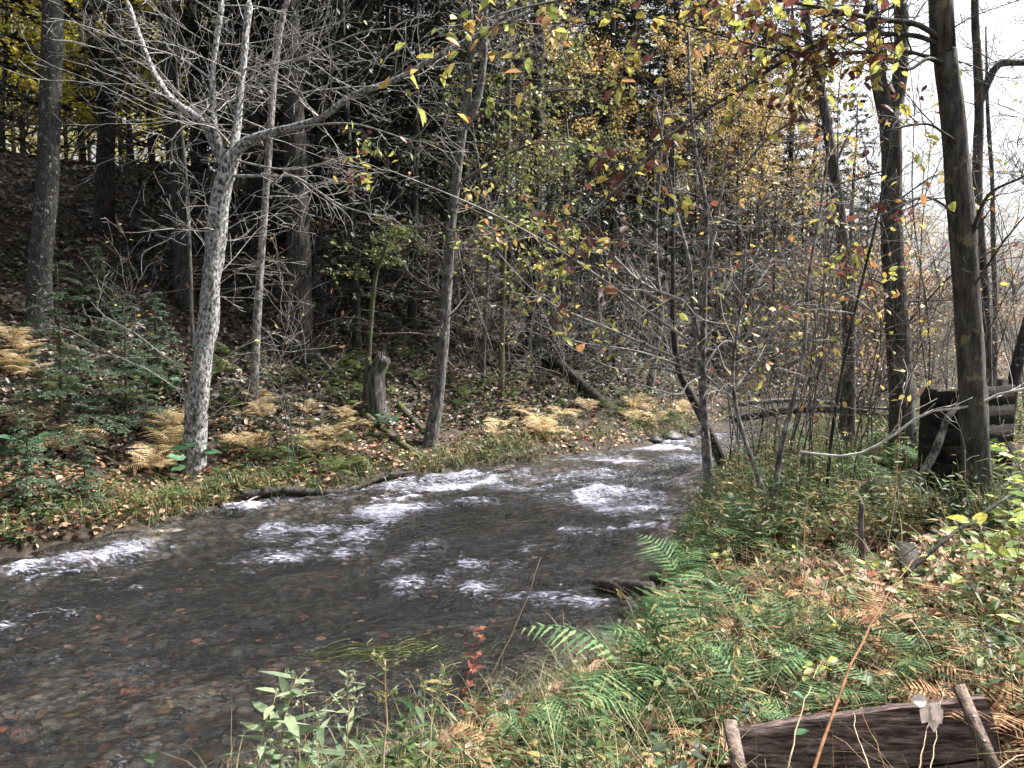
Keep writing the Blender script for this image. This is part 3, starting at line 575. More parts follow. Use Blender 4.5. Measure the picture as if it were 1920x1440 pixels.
# -- the right bank
shrub_leaf = tint_b(1.3, 1.3)
hero('streamside_shrub', 'bare many stemmed shrub with a blotched foot and long arching twigs at the stream edge', 'shrub',
     [(1332, 925, 26), (1325, 850, 20), (1320, 780, 19), (1317, 700, 17), (1312, 640, 12), (1303, 600, 9)], 'pale_bark', 21, ext=0, k=10, rough=.16,
     forks=[[(1317, 690, 12, 0), (1306, 630, 11, 0), (1298, 560, 10, 0), (1290, 480, 8, 0), (1268, 400, 6, .1), (1250, 300, 5, .2), (1230, 200, 4, .3)],
            [(1318, 690, 12, 0), (1319, 600, 11, -.1), (1322, 500, 10, -.2), (1325, 400, 8, -.2), (1305, 290, 6, -.2), (1294, 180, 5, -.2), (1290, 60, 4, -.2)],
            [(1314, 690, 9, 0), (1302, 600, 7, -.2), (1330, 480, 6, -.3), (1350, 380, 5, -.3), (1370, 250, 4, -.3)]],
     twig='twig', leaves='autumn_mixed', crown=dict(n=14, L=1.1, t0=.3, r=.006, d=2, nb=(3, 5), el=(-.1, .9), rmin=.0028, leaf=(60, .085, .05, shrub_leaf)),
     limbs=[dict(p=[(1296, 570, 0), (1210, 535, -.2), (1150, 480, -.4), (1095, 420, -.6)], w=9, n=12, L=.7, leaf=(14, .1, .055, shrub_leaf), rmin=.0028),
            dict(p=[(1306, 650, 0), (1180, 560, -.3), (1050, 470, -.6), (900, 390, -1.0), (720, 315, -1.4)], w=6, n=16, L=.8, t0=.3, leaf=(190, .11, .06, tint_b(1.2, 1.4)), rmin=.0028),
            dict(p=[(1312, 690, 0), (1150, 620, -.4), (1020, 560, -.8), (930, 470, -1.2)], w=6, n=14, L=.7, t0=.3, leaf=(70, .11, .06, tint_b(1.3, 1.3)), rmin=.0028),
            dict(p=[(1313, 700, 0), (1200, 660, -.4), (1080, 640, -.7), (1000, 600, -1.0)], w=6, n=12, L=.7, leaf=(26, .11, .055, shrub_leaf), rmin=.0028),
            dict(p=[(1315, 710, 0), (1230, 690, -.3), (1150, 690, -.5), (1050, 640, -.8)], w=5, n=10, L=.7, rmin=.0028),
            dict(p=[(1318, 700, 0), (1380, 750, -.2), (1440, 770, -.3), (1500, 790, -.4)], w=5, n=8, L=.5, rmin=.0028),
            dict(p=[(1318, 705, 0), (1290, 720, -.3), (1270, 740, -.5), (1200, 720, -.8)], w=5, n=8, L=.5, rmin=.0028),
            dict(p=[(1320, 690, 0), (1360, 640, .2), (1420, 650, .4), (1500, 560, .6)], w=5, n=10, L=.7, leaf=(16, .1, .055, shrub_leaf), rmin=.0028),
            dict(p=[(1318, 690, 0), (1355, 720, -.1), (1375, 790, -.1), (1385, 850, -.1)], w=5, n=5, L=.4, rmin=.0028)])
hero('leaning_trunk', 'dark thin trunk leaning left over the water behind the arching shrub', 'tree',
     [(1362, 868, 26), (1325, 800, 21), (1295, 740, 17), (1272, 690, 15), (1262, 600, 12), (1262, 480, 9)], 'dark_bark', 22, ext=2.5, k=12,
     crown=dict(n=14, L=1.4, t0=.45, r=.01, d=2, el=(-.1, .8), rmin=.004), twig='twig_mid')
hero('sapling', 'forked sapling with two pale stems spreading in a narrow wedge from one foot', 'sapling',
     [(1447, 1000, 20), (1440, 960, 15), (1420, 890, 11), (1398, 830, 10), (1380, 760, 8), (1374, 690, 7), (1390, 560, 5)], 'pale_bark', 23, ext=1.0, k=9,
     forks=[[(1447, 985, 13, 0), (1456, 900, 11, 0), (1466, 830, 10, 0), (1490, 740, 9, 0), (1508, 650, 8, 0), (1516, 520, 6, 0), (1540, 380, 5, 0), (1560, 220, 4, 0)]],
     twig='twig', leaves='autumn_mixed', crown=dict(n=18, L=1.0, t0=.4, r=.005, d=1, nb=(3, 6), el=(-.1, .9), rmin=.0028, leaf=(70, .09, .055, tint_b(1.5, 1.2))))
hero('young_tree', 'straight reddish brown stem between the pale saplings and the big trunks', 'tree',
     [(1548, 960, 9), (1556, 850, 8), (1568, 760, 8), (1590, 640, 7), (1618, 520, 6), (1650, 380, 5)], 'dark_bark', 24, ext=1.5, k=7,
     crown=dict(n=16, L=.9, t0=.35, r=.005, d=1, el=(0, .9), rmin=.0028, leaf=(80, .09, .055, tint_b(1.5, 1.2))), leaves='autumn_mixed')
hero('dark_tree', 'dark trunk with a curving top, thinnest of the three big trunks on the near bank', 'tree',
     [(1588, 850, 38), (1590, 740, 30), (1592, 600, 27), (1582, 470, 26), (1565, 330, 24), (1545, 200, 20), (1522, 90, 18), (1508, 0, 17)], 'right_bark', 25, ext=5, k=12,
     crown=dict(n=20, L=1.8, t0=.4, r=.012, d=2, el=(-.2, .8), rmin=.003, leaf=(120, .08, .05, tint_b(2, 1))), leaves='autumn_mixed', twig='twig_dark',
     limbs=[dict(p=[(1545, 240, 0), (1500, 225, -.1), (1440, 260, -.3), (1380, 330, -.5)], w=7, n=8, L=.7), dict(p=[(1570, 300, 0), (1600, 240, .2), (1640, 215, .3)], w=6, n=6, L=.6),
            dict(p=[(1585, 360, 0), (1540, 345, -.2), (1480, 380, -.4)], w=5, n=6, L=.6)])
hero('forked_tree', 'tall dark trunk that forks high up against the white sky', 'tree',
     [(1694, 860, 56), (1690, 760, 50), (1684, 640, 48), (1676, 500, 45), (1672, 400, 43), (1672, 300, 42), (1668, 210, 44)], 'right_bark', 26, ext=0, k=14,
     forks=[[(1666, 225, 30, 0), (1648, 150, 27, 0), (1640, 80, 24, 0), (1630, 0, 22, 0)], [(1672, 225, 30, 0), (1686, 150, 25, 0), (1690, 70, 23, 0), (1690, 0, 22, 0)]],
     crown=dict(n=12, L=1.8, t0=.35, r=.012, d=2, el=(-.1, .9), rmin=.003), twig='twig_dark', leaves='autumn_mixed',
     limbs=[dict(p=[(1690, 620, 0), (1780, 520, -.1), (1860, 470, -.2), (1920, 450, -.2)], w=5, n=6, L=.6), dict(p=[(1690, 560, 0), (1640, 500, .2), (1600, 470, .3)], w=5, n=6, L=.6, leaf=(40, .09, .055, tint_b(1.5, 1.2)))])
def bl(rng, n):
    c = rng.random(n); return np.where(c < .40, rng.uniform(.9, 1, n), np.where(c < .84, rng.uniform(.2, .52, n), rng.uniform(.5, .85, n)))
hero('big_tree', 'thickest dark trunk standing in front of the blackened plank shelter', 'tree',
     [(1836, 950, 66), (1830, 840, 56), (1824, 720, 54), (1817, 600, 53), (1808, 480, 52), (1798, 350, 50), (1786, 220, 48), (1772, 90, 46), (1764, 0, 45)], 'right_bark', 27, ext=5, k=16, rough=.12,
     crown=dict(n=10, L=1.6, t0=.55, r=.014, d=2, el=(0, .8), rmin=.003), twig='twig_dark', leaves='autumn_mixed',
     limbs=[dict(p=[(1777, 96, 0), (1735, 72, -.05), (1680, 64, -.1), (1580, 68, -.2), (1480, 108, -.4), (1400, 160, -.5), (1280, 235, -.8), (1180, 330, -1.1), (1080, 430, -1.4)], w=10, n=26, L=.7, t0=.1, leaf=(300, .10, .055, bl), tpl=T_CURL),
            dict(p=[(1778, 130, 0), (1730, 104, -.1), (1680, 96, -.2), (1560, 100, -.4), (1440, 90, -.7), (1330, 60, -1.0), (1220, 30, -1.2)], w=8, n=24, L=.7, t0=.1, leaf=(300, .10, .055, bl), tpl=T_CURL),
            dict(p=[(1772, 80, 0), (1720, 46, -.15), (1640, 35, -.3), (1520, 10, -.6), (1400, -10, -.9), (1200, -20, -1.3), (1000, 10, -1.7), (900, 40, -2)], w=10, n=30, L=.7, t0=.15, leaf=(300, .095, .055, tint_b(1.2, 1.6)), tpl=T_CURL),
            dict(p=[(1775, 120, 0), (1740, 110, -.2), (1700, 130, -.3), (1640, 100, -.5), (1560, 60, -.6)], w=8, n=12, L=.5, leaf=(70, .12, .06, bl), tpl=T_CURL),
            dict(p=[(1800, 270, 0), (1770, 250, -.2), (1735, 232, -.3), (1660, 245, -.5)], w=8, n=8, L=.6, leaf=(10, .11, .06, bl), tpl=T_CURL),
            dict(p=[(1815, 470, 0), (1850, 370, -.2), (1920, 330, -.4), (1990, 280, -.6)], w=9, n=6, L=.5),
            dict(p=[(1812, 560, 0), (1850, 500, -.2), (1900, 430, -.4), (1990, 330, -.6)], w=6, n=8, L=.5),
            dict(p=[(1812, 420, 0), (1740, 370, -.2), (1660, 400, -.4), (1560, 440, -.6)], w=6, n=12, L=.6, leaf=(34, .11, .06, bl), tpl=T_CURL)])
hero('twin_tree', 'slimmer dark trunk close behind the thickest one, its limb bending right', 'tree',
     [(1852, 800, 24), (1848, 600, 22), (1838, 450, 21), (1832, 330, 20), (1836, 200, 19), (1832, 100, 17), (1828, 0, 15)], 'right_bark', 28, ext=4, k=10,
     forks=[[(1834, 200, 15, 0), (1850, 160, 14, 0), (1875, 118, 13, 0), (1925, 118, 11, 0), (1990, 90, 8, 0)]],
     crown=dict(n=12, L=1.6, t0=.4, r=.01, d=2, el=(-.1, .8), rmin=.004), twig='twig_dark')
hero('lichened_tree', 'grey lichen crusted trunk leaning right beyond the thickest trunk', 'tree',
     [(1880, 870, 30), (1888, 800, 27), (1902, 710, 25), (1922, 630, 24), (1955, 500, 22), (1990, 380, 18)], 'lichen_bark', 29, ext=2.5, k=11,
     crown=dict(n=10, L=1.3, t0=.4, r=.01, d=2, el=(-.1, .8), rmin=.004), twig='twig_mid')
hero('thin_tree', 'thin bare grey stem against the sky between the thickest trunk and the lichened one', 'tree',
     [(1862, 760, 12), (1866, 600, 11), (1862, 450, 10), (1860, 330, 9), (1852, 210, 8)], 'grey_bark', 30, ext=2.5, k=7,
     crown=dict(n=14, L=1.3, t0=.4, r=.007, d=2, el=(.1, 1.0), rmin=.004), twig='twig_mid')
hero('broken_trunk', 'pale snapped trunk propped against the thickest tree', 'dead tree',
     [(1702, 935, 20), (1730, 890, 18), (1756, 840, 16), (1778, 780, 14), (1806, 755, 9)], 'pale_bark', 31, ext=0, k=9, flare=0, rough=.15)

# ------------------------------------------------------------------ forest trees: one of each kind, then copies
def hemlock(seed, h, r, live, ml, nb_=46, dens=9, nl=.17):
    rng = np.random.default_rng(seed); tk, dt, fo = MB(), MB(), MB()
    n = int(h / .35); z = np.linspace(-.3, h, n); ph = rng.uniform(0, 6, 2)
    ln = np.stack([.10 * np.sin(z * .35 + ph[0]), .10 * np.sin(z * .3 + ph[1]), z], -1)
    bark_tube(tk, rng, ln, r * np.clip(1 - z / h, .02, 1) ** .8, 10, .08, .4)
    tips = []
    for j in range(int(live * 5)):
        zz = rng.uniform(1.0, live + 1.5); pp, _ = at(ln, zz / h); az = rng.uniform(0, 2 * PI)
        grow(dt, rng, pp, [math.cos(az), math.sin(az), rng.uniform(-.25, .15)], rng.uniform(.5, 1.0) * ml * .75, .010, 1, tips, nb=(4, 8), amp=.06, rmin=.0045, flat=.85, up=0, grav=-.08)
    pos, dr, tn, sz = [], [], [], []
    for j in range(nb_):
        f = (j + rng.uniform(0, 1)) / nb_; zz = live + (h - live) * f
        Lb = ml * (1 - f * .82) * rng.uniform(.7, 1.15); az = j * 2.4 + rng.uniform(-.5, .5)
        pp, _ = at(ln, min(zz / h, .99)); hd = np.array([math.cos(az), math.sin(az), 0]); sd = np.array([-hd[1], hd[0], 0])
        el = rng.uniform(-.05, .25); dp = rng.uniform(.18, .34)
        s = np.linspace(0, 1, 8)[:, None]
        br = pp + hd * Lb * s + np.array([0, 0, 1]) * (el * s - dp * s ** 2) * Lb
        dt.tube(br, np.linspace(.018 * Lb / 2, .003, 8), 4)
        ns = int(Lb * dens) + 3
        ts = rng.uniform(.12, 1, ns); sg = rng.choice([-1, 1], ns); ls = Lb * (.42 * (1 - ts) + .10) * rng.uniform(.7, 1.2, ns)
        pb_ = pp + hd * Lb * ts[:, None] + np.array([0, 0, 1]) * ((el * ts - dp * ts ** 2) * Lb)[:, None]
        sdir = unit(hd * .75 + sd * sg[:, None] + [0, 0, -.12])
        m = 7; u_ = (np.arange(m) + .5) / m
        q = pb_[:, None] + sdir[:, None] * (ls[:, None] * u_)[..., None] + np.array([0, 0, -1]) * (.22 * ls[:, None] * u_ ** 2)[..., None]
        q = q.reshape(-1, 3) + rng.normal(size=(ns * m, 3)) * [.03, .03, .02] * (nl / .17)
        d_ = np.repeat(sdir, m, 0) + sd * (np.tile(np.where(np.arange(m) % 2, .8, -.8), ns))[:, None] + rng.normal(size=(ns * m, 3)) * .25
        pos.append(q); dr.append(d_); tn.append(np.clip(rng.beta(2, 3, ns * m) * .7 + .3 * np.tile(u_, ns), 0, 1)); sz.append(rng.uniform(.7, 1.3, ns * m))
    pos, dr, tn, sz = map(np.concatenate, (pos, dr, tn, sz))
    up = np.array([0, 0, 1.0]) + rng.normal(size=pos.shape) * .3
    fo.leaves(pos, dr, up, nl * sz, nl * .44 * sz, tn)
    return tk, dt, fo
def plant_parts(root, tk, cr, lv, bark, twig, leaf):
    tk.build('trunk', M[bark], root)
    c = cr.build('crown', M[twig], root)
    if lv is not None and lv.n: lv.build('leaves' if leaf != 'hemlock' and leaf != 'young_hemlock' else 'needles', M[leaf], c)
HEM = []
for q, (sd, h, r, lv, ml) in enumerate([(101, 19, .23, 3.6, 3.1), (102, 16, .17, 2.6, 2.8), (103, 22, .28, 5.0, 3.4), (104, 12, .12, .9, 2.4)]):
    root = thing('hemlock_tree', (0, 0, 0), 'x', 'tree', 'dark hemlocks on the hillside')
    plant_parts(root, *hemlock(sd, h, r, lv, ml, 62 if q < 3 else 44, 9), 'dark_bark', 'twig_mid', 'hemlock'); HEM.append([root, False])
def place(proto, loc, rz, s, label=None, group=None):
    root, used = proto
    if not used:
        proto[1] = True; root.location = loc; root.rotation_euler = (0, 0, rz); root.scale = (s,) * 3
        if label: root['label'] = label
        if group: root['group'] = group
        return root
    return dup(root, loc, rz, s, label, group)
rng = np.random.default_rng(5)
spots = []
def clear(x, y, dmin): return all((x - a) ** 2 + (y - c) ** 2 > dmin ** 2 for a, c in spots)
def far_ok(x, y, d):
    z = zone(np.array([x]), np.array([y])); return (not z[0][0]) and z[1][0] and z[2][0] > d
for (u, v, k, s, lb) in [(556, 650, 2, 1.0, 'broad black hemlock trunk rising behind the slender pale trunk'), (484, 560, 0, .9, 'black hemlock trunk seen just left of the slender pale trunk'), (746, 520, 1, 1.1, 'hemlock trunk with light gaps either side, left of the mossy leaning trunk'),
                         (1002, 660, 0, 1.0, 'black hemlock at the head of the big fallen log'), (372, 330, 2, .9, 'hemlock on the crest behind the leaning birch')]:
    p = hit(u, v); spots.append((p[0], p[1])); place(HEM[k], p - [0, 0, .1], rng.uniform(0, 6), s, lb, 'dark hemlocks on the hillside')
HM = 'dark hemlock with low spreading boughs at the foot of the hillside between the leaning trunks'
for (u, Y_, k, s_) in [(600, 19, 1, .9), (660, 17.5, 3, .9), (700, 21, 1, 1.0), (780, 19.5, 3, 1.0), (560, 23, 0, .9), (880, 22, 1, .85), (950, 24, 3, 1.0), (500, 20, 3, .8), (830, 25, 1, 1.0), (640, 25, 0, 1.0), (740, 27, 1, 1.1)]:
    x = (u - 960) / FPX * Y_; spots.append((x, Y_)); place(HEM[k], (x, Y_, Hs(x, Y_) - .1), rng.uniform(0, 6.3), s_, HM, 'hemlocks at the foot of the hillside')
HD = 'low dark hemlock with boughs to the ground on the slope beyond the arching shrub'
for q, (u, Y_) in enumerate([(1030, 20), (1090, 22), (1150, 21), (1190, 24), (1250, 23), (1300, 25.5), (1350, 24.5), (1400, 26), (1450, 25), (1500, 27), (1120, 25), (1220, 27), (1380, 29), (1060, 25), (1280, 29), (1470, 30), (1540, 31)]):
    x = (u - 960) / FPX * Y_; spots.append((x, Y_)); place(HEM[3], (x, Y_, Hs(x, Y_) - .1), rng.uniform(0, 6.3), rng.uniform(.45, .72), HD, 'low dark hemlocks beyond the bend')
HL = 'dark hemlock with drooping needled boughs among many on the wooded hillside'
cnt = 0
for tries in range(6000):
    if cnt >= 96: break
    yy = rng.uniform(15, 62); xx = rng.uniform(-.74, .30) * yy
    if yy > 40: xx = rng.uniform(-.6, .34) * yy
    if not far_ok(xx, yy, 7.0 if xx / yy < .08 else 2.0) or not clear(xx, yy, 1.9): continue
    p = np.array([xx, yy, Hs(xx, yy)])
    pu = 960 + xx / yy * 1440
    if pu < (345 if yy < 27 else 500) and yy > 18: continue
    low = .02 < xx / yy and yy < 29
    if 60 < pu < 330 and yy < 22: continue
    spots.append((xx, yy)); cnt += 1
    k = 3 if low else rng.choice([0, 1, 2, 3], p=[.3, .25, .2, .25]); place(HEM[k], p - [0, 0, .1], rng.uniform(0, 6.3), rng.uniform(.36, .6) if low else rng.uniform(.85, 1.15), HL, 'dark hemlocks on the hillside')

def broadleaf(seed, h, r, t0, nbr, L, nl, ls, tn, depth=3, tpl=T_DIA, nb=(3, 6), el=(.1, .9), lean=.1, rmin=.004):
    rng = np.random.default_rng(seed); tk, cr, lv = MB(), MB(), MB()
    ln = wob(rng, (0, 0, -.3), (rng.normal() * lean, rng.normal() * lean, 1), h, int(h / .3), .03)
    rr = r * np.linspace(1, .12, len(ln)); bark_tube(tk, rng, ln, rr, 10, .08, .3)
    tips = []
    for j in range(nbr):
        t = t0 + (1 - t0) * (j + rng.uniform(0, 1)) / nbr; pp, _ = at(ln, min(t, .985)); az = j * 2.4 + rng.uniform(-.6, .6); e = rng.uniform(*el)
        grow(cr, rng, pp, [math.cos(az) * math.cos(e), math.sin(az) * math.cos(e), math.sin(e)], L * (1.15 - .7 * t) * rng.uniform(.7, 1.2), max(r * (1 - t) * .5, .008), depth - 1, tips, nb=nb, rmin=rmin)
    if nl: tipleaves(lv, rng, tips, nl, ls, ls * .7, tn, tpl, jit=.10)
    return tk, cr, lv
def kind(name, label, cat, group, parts, bark, twig, leaf):
    root = thing(name, (0, 0, 0), label, cat, group); plant_parts(root, *parts, bark, twig, leaf); return [root, False]
GOR = 'orange and brown trees above the bend'
OR = [kind('autumn_tree', 'tree in thinning orange brown leaf above the bend of the stream', 'tree', GOR, broadleaf(200 + i, h, .11, .25, 24, 3.0, 4000, .10, tint_b(2.2, 1.5)), 'grey_bark', 'twig_mid', 'autumn_orange') for i, h in enumerate((11, 8.5))]
GYL = 'sunlit yellow trees on the crest'
YL = [kind('autumn_tree', 'yellow green leafed tree glowing on the crest behind the dark trunks', 'tree', GYL, broadleaf(220 + i, h, .12, .12, 30, 3.2, 7500, .12, tint_b(2, 1.6)), 'dark_bark', 'twig_mid', 'autumn_yellow') for i, h in enumerate((11, 8))]
GOL = 'olive leafed young trees below the hillside'
OL = [kind('understorey_tree', 'slim young tree in dull olive and gold leaf below the dark hemlocks', 'tree', GOL, broadleaf(240 + i, h, .06, .3, 22, 1.9, 1000, .085, tint_b(2.2, 1.5)), 'grey_bark', 'twig_mid', 'olive') for i, h in enumerate((7.5, 5.5))]
GBA = 'bare pale trees far across the flat ground'
BA = [kind('bare_tree', 'bare pale grey tree far off under the white sky', 'tree', GBA, broadleaf(260 + i, h, .14, .18, 26, 3.6, 0, .1, None, nb=(4, 7), el=(.2, 1.0), rmin=.006), 'grey_bark', 'twig', 'olive') for i, h in enumerate((12, 9, 7))]
GPK = 'pinkish leafed bushes beyond the near bank'
PK = [kind('autumn_bush', 'loose bush of pink and gold leaves on the flat ground beyond the big trunks', 'bush', GPK, broadleaf(280 + i, h, .035, .08, 20, 1.6, 1500, .09, tint_b(2, 2)), 'grey_bark', 'twig_mid', 'pink_brown') for i, h in enumerate((4.2, 3.2))]
GSP = 'grey green spruces beyond the bend'
rng = np.random.default_rng(6)
def scatter_px(protos, label, group, items, smin=.85, smax=1.2):
    for (u, Y) in items:
        x = (u - 960) / FPX * Y; place(protos[rng.integers(len(protos))], (x, Y, Hs(x, Y) - .05), rng.uniform(0, 6.3), rng.uniform(smin, smax), label, group)
scatter_px(OR, None, None, [(1000, 26), (1130, 28), (1330, 28), (1120, 33), (1200, 35), (1290, 31), (1345, 34), (1400, 31), (1440, 35), (1160, 40), (1300, 42), (1060, 37), (1400, 42), (1490, 38)], .8, 1.15)
scatter_px(YL, None, None, [(20, 26), (60, 29), (120, 27), (170, 30), (215, 27), (260, 28), (300, 30), (345, 33), (140, 34), (240, 33), (40, 39), (180, 41), (380, 37), (-60, 33), (250, 45), (460, 44), (110, 48), (330, 50), (740, 48), (-20, 46)], .8, 1.2)
scatter_px(OL, None, None, [(905, 18), (985, 19.5), (1045, 21), (940, 24)], .85, 1.2)
scatter_px(BA, None, None, [(1650, 52), (1700, 44), (1745, 60), (1790, 50), (1830, 66), (1870, 55), (1910, 48), (1950, 62), (1725, 80), (1800, 85), (1880, 90), (1500, 48), (1450, 52), (1640, 75), (1580, 62), (1990, 55)], .7, 1.0)
scatter_px(PK, None, None, [(1565, 21), (1640, 24), (1700, 27), (1740, 23), (1780, 30), (1530, 27), (1610, 16), (1880, 30), (1930, 24)], .8, 1.25)
SP = []
for q, (sd, h) in enumerate([(301, 13), (302, 10)]):
    root = thing('spruce_tree', (0, 0, 0), 'grey green spruce with a pointed top against the sky beyond the bend', 'tree', GSP)
    plant_parts(root, *hemlock(sd, h, .15, .8, 2.0, 70, 10), 'dark_bark', 'twig_dark', 'hemlock'); SP.append([root, False])
scatter_px(SP, None, None, [(1520, 40), (1590, 44), (1470, 38), (1420, 45), (1360, 50), (1545, 55), (1620, 58), (1290, 52), (1230, 56)], .85, 1.15)
for pr in HEM + OR + YL + OL + BA + PK + SP:
    assert pr[1]

# -- small hemlock bushes on the left bank
def small_conifer(seed, h):
    tk, dt, fo = hemlock(seed, h, .03, .15, h * .42, 40, 60, .055); return tk, dt, fo
YH = []
for q, h in enumerate((2.6, 1.5)):
    root = thing('young_hemlock', (0, 0, 0), 'x', 'young tree', 'young hemlocks on the far bank')
    plant_parts(root, *small_conifer(320 + q, h), 'moss_bark', 'twig_mid', 'young_hemlock'); YH.append([root, False])
for (u, v, k, s, lb) in [(112, 820, 0, 1.0, 'feathery young hemlock on a thin bare stem at the left of the far bank'), (235, 790, 0, .8, 'young blue green hemlock between the lichened trunk and the leaning birch'), (300, 700, 1, 1.0, 'small hemlock higher up the slope behind the leaning birch'),
                         (45, 960, 1, .8, 'low dark hemlock bush spreading just above the water at the left'), (190, 620, 1, 1.1, 'small hemlock on the slope right of the lichened trunk'), (165, 945, 1, .5, 'low hemlock bush beside the grassy edge of the far bank')]:
    place(YH[k], hit(u, v), rng.uniform(0, 6), s, lb)

# -- bare twiggy shrubs
def shrub(seed, h, ns, rmin=.003, leafn=0, tn=None, spread=.35):
    rng = np.random.default_rng(seed); st, cr, lv = MB(), MB(), MB(); tips = []
    for j in range(ns):
        az = rng.uniform(0, 6.3); d = [math.cos(az) * spread * rng.uniform(.2, 1), math.sin(az) * spread * rng.uniform(.2, 1), 1]
        ln = wob(rng, (rng.normal() * .04, rng.normal() * .04, -.05), d, h * rng.uniform(.6, 1.1), 12, .06)
        st.tube(ln, np.linspace(.011, .004, 12), 5)
        for q in range(9):
            t = rng.uniform(.25, 1); pp, tt = at(ln, t); a = unit(np.cross(tt, rng.normal(size=3))); th = rng.uniform(.5, 1.1)
            grow(cr, rng, pp, tt * math.cos(th) + a * math.sin(th), h * .35 * rng.uniform(.5, 1.2), .005, 1, tips, nb=(2, 5), rmin=rmin)
    if leafn: tipleaves(lv, rng, tips, leafn, .08, .05, tn, T_OVAL)
    return st, cr, lv
BS = []
for q in range(4):
    root = thing('bare_shrub', (0, 0, 0), 'leafless twiggy shrub, one of many thin grey ones in the woods', 'shrub', 'leafless twiggy shrubs')
    st, cr, lv = shrub(340 + q, (2.6, 3.4, 2.0, 4.2)[q], (4, 3, 5, 3)[q], .0028, (0, 26, 12, 40)[q], tint_b(1.4, 1.2))
    st.build('stems', M['grey_bark'], root); c = cr.build('twigs', M['twig_mid'], root)
    if lv.n: lv.build('leaves', M['autumn_mixed'], c)
    BS.append([root, False])
cnt = 0
for tries in range(4000):
    if cnt >= 44: break
    yy = rng.uniform(9, 30); xx = rng.uniform(-.7, .68) * yy
    z = zone(np.array([xx]), np.array([yy]))
    if z[0][0] or z[2][0] < .5: continue
    if not z[1][0] and yy < 10: continue
    if z[1][0] and (z[2][0] < 3 or xx / yy < .05) and rng.random() < .82: continue
    cnt += 1; place(BS[rng.integers(4)], (xx, yy, Hs(xx, yy)), rng.uniform(0, 6.3), rng.uniform(.7, 1.25))

PS = []
for q in range(2):
    root = thing('twiggy_shrub', (0, 0, 0), 'pale fine twigged bare shrub along the foot of the hillside', 'shrub', 'pale twigged shrubs below the hillside')
    st, cr, lv = shrub(380 + q, (3.2, 4.4)[q], (4, 3)[q], .0026, (30, 40)[q], tint_b(1.4, 1.2), .5)
    st.build('stems', M['grey_bark'], root); c = cr.build('twigs', M['twig'], root); lv.build('leaves', M['autumn_mixed'], c); PS.append([root, False])
for q, (u, v) in enumerate([(880, 700), (930, 760), (1010, 740), (1070, 770), (1130, 740), (1180, 780), (1240, 760), (1100, 690), (1260, 790), (600, 640), (760, 600), (660, 560), (1160, 700), (860, 620)]):
    place(PS[q % 2], hit(u, v), rng.uniform(0, 6.3), rng.uniform(.7, 1.15))
GRS = 'thin saplings among the big trunks'
TS = []
for q in range(3):
    root = thing('thin_sapling', (0, 0, 0), 'thin twiggy sapling with a few last leaves between the stream and the big trunks', 'sapling', GRS)
    st, cr, lv = shrub(370 + q, (4.2, 5.2, 3.4)[q], (1, 2, 2)[q], .0026, (30, 50, 40)[q], tint_b(1.5, 1.3), .12)
    st.build('stems', M['grey_bark'], root); c = cr.build('twigs', M['twig_mid'], root); lv.build('leaves', M['autumn_mixed'], c); TS.append([root, False])
for q, (u, v) in enumerate([(1395, 880), (1420, 860), (1480, 900), (1510, 850), (1540, 880), (1625, 870), (1650, 900), (1725, 865), (1460, 840), (1390, 940), (1565, 840), (1500, 960), (1440, 880), (1530, 920), (1600, 890), (1680, 880), (1360, 900), (1580, 950), (1425, 930)]):
    place(TS[q % 3], hit(u, v), rng.uniform(0, 6.3), rng.uniform(.7, 1.15))
for pr in TS + PS: assert pr[1]

# ------------------------------------------------------------------ fallen wood and the stump
def log(name, label, pts, w, bark, seed, sink=.3, w1=None, k=10, branches=0, group=None, lift=0.0, ground=True):
    rng = np.random.default_rng(seed)
    q = [hit(u, v) if len(e) == 0 else P(u, v, e[0]) for (u, v, *e) in pts]
    q = np.array(q); Y = q[:, 1].mean(); r0 = w * Y / FPX / 2; r1 = (w1 if w1 else w * .6) * Y / FPX / 2
    n = max(12, int(np.linalg.norm(q[-1] - q[0]) / .15)); ln = smoothline(q, n)
    rr = np.linspace(r0, r1, n); ln[:, 2] += rr * (1 - 2 * sink) + lift
    base = ln[0].copy(); mb = MB(); bark_tube(mb, rng, ln, rr, k, .14); tips = []
    for j in range(branches):
        pp, tt = at(ln, rng.uniform(.2, 1)); a = unit(np.cross(tt, rng.normal(size=3)) + [0, 0, .4])
        grow(mb, rng, pp, tt * .5 + a, rng.uniform(.3, .9), r1 * .5, 1, tips, nb=(2, 5), rmin=.003)
    o = mb.build(name, M[bark], None, base)
    return tag(o, label, 'log' if 'branch' not in name and 'stick' not in name else 'branch', group)
log('fallen_log', 'big dark fallen log running down the slope from the black hemlock to the ferns', [(1008, 655), (1060, 700), (1132, 760)], 30, 'dark_bark', 41, w1=20)
log('fallen_log', 'long dark log lying down the slope between the slender trunk and the stump', [(440, 560), (540, 660), (640, 745)], 18, 'dark_bark', 42)
log('fallen_log', 'mossy log slanting down from the foot of the stump to the water edge', [(680, 775), (740, 825), (798, 862)], 17, 'moss_bark', 43)
log('fallen_log', 'short dark log leaning down to the foot of the mossy leaning trunk', [(748, 765), (775, 790), (800, 815)], 20, 'moss_bark', 44)
log('fallen_log', 'dark log high on the slope between the lichened trunk and the leaning birch', [(235, 470), (300, 520), (370, 575)], 16, 'dark_bark', 45)
log('fallen_log', 'upper dark log on the slope behind the slender trunk', [(570, 560), (630, 610), (700, 665)], 14, 'dark_bark', 46)
log('fallen_log', 'grey log lying across the slope above the stump', [(720, 590), (790, 640), (850, 690)], 12, 'grey_bark', 461)
log('fallen_log', 'long grey log on the upper slope between the black forked trunk and the leaning birch', [(150, 400), (260, 430), (345, 480)], 11, 'grey_bark', 462)
log('fallen_log', 'thin pale log sliding down the slope right of the slender trunk', [(520, 600), (590, 660), (640, 720)], 9, 'dead_wood', 463)
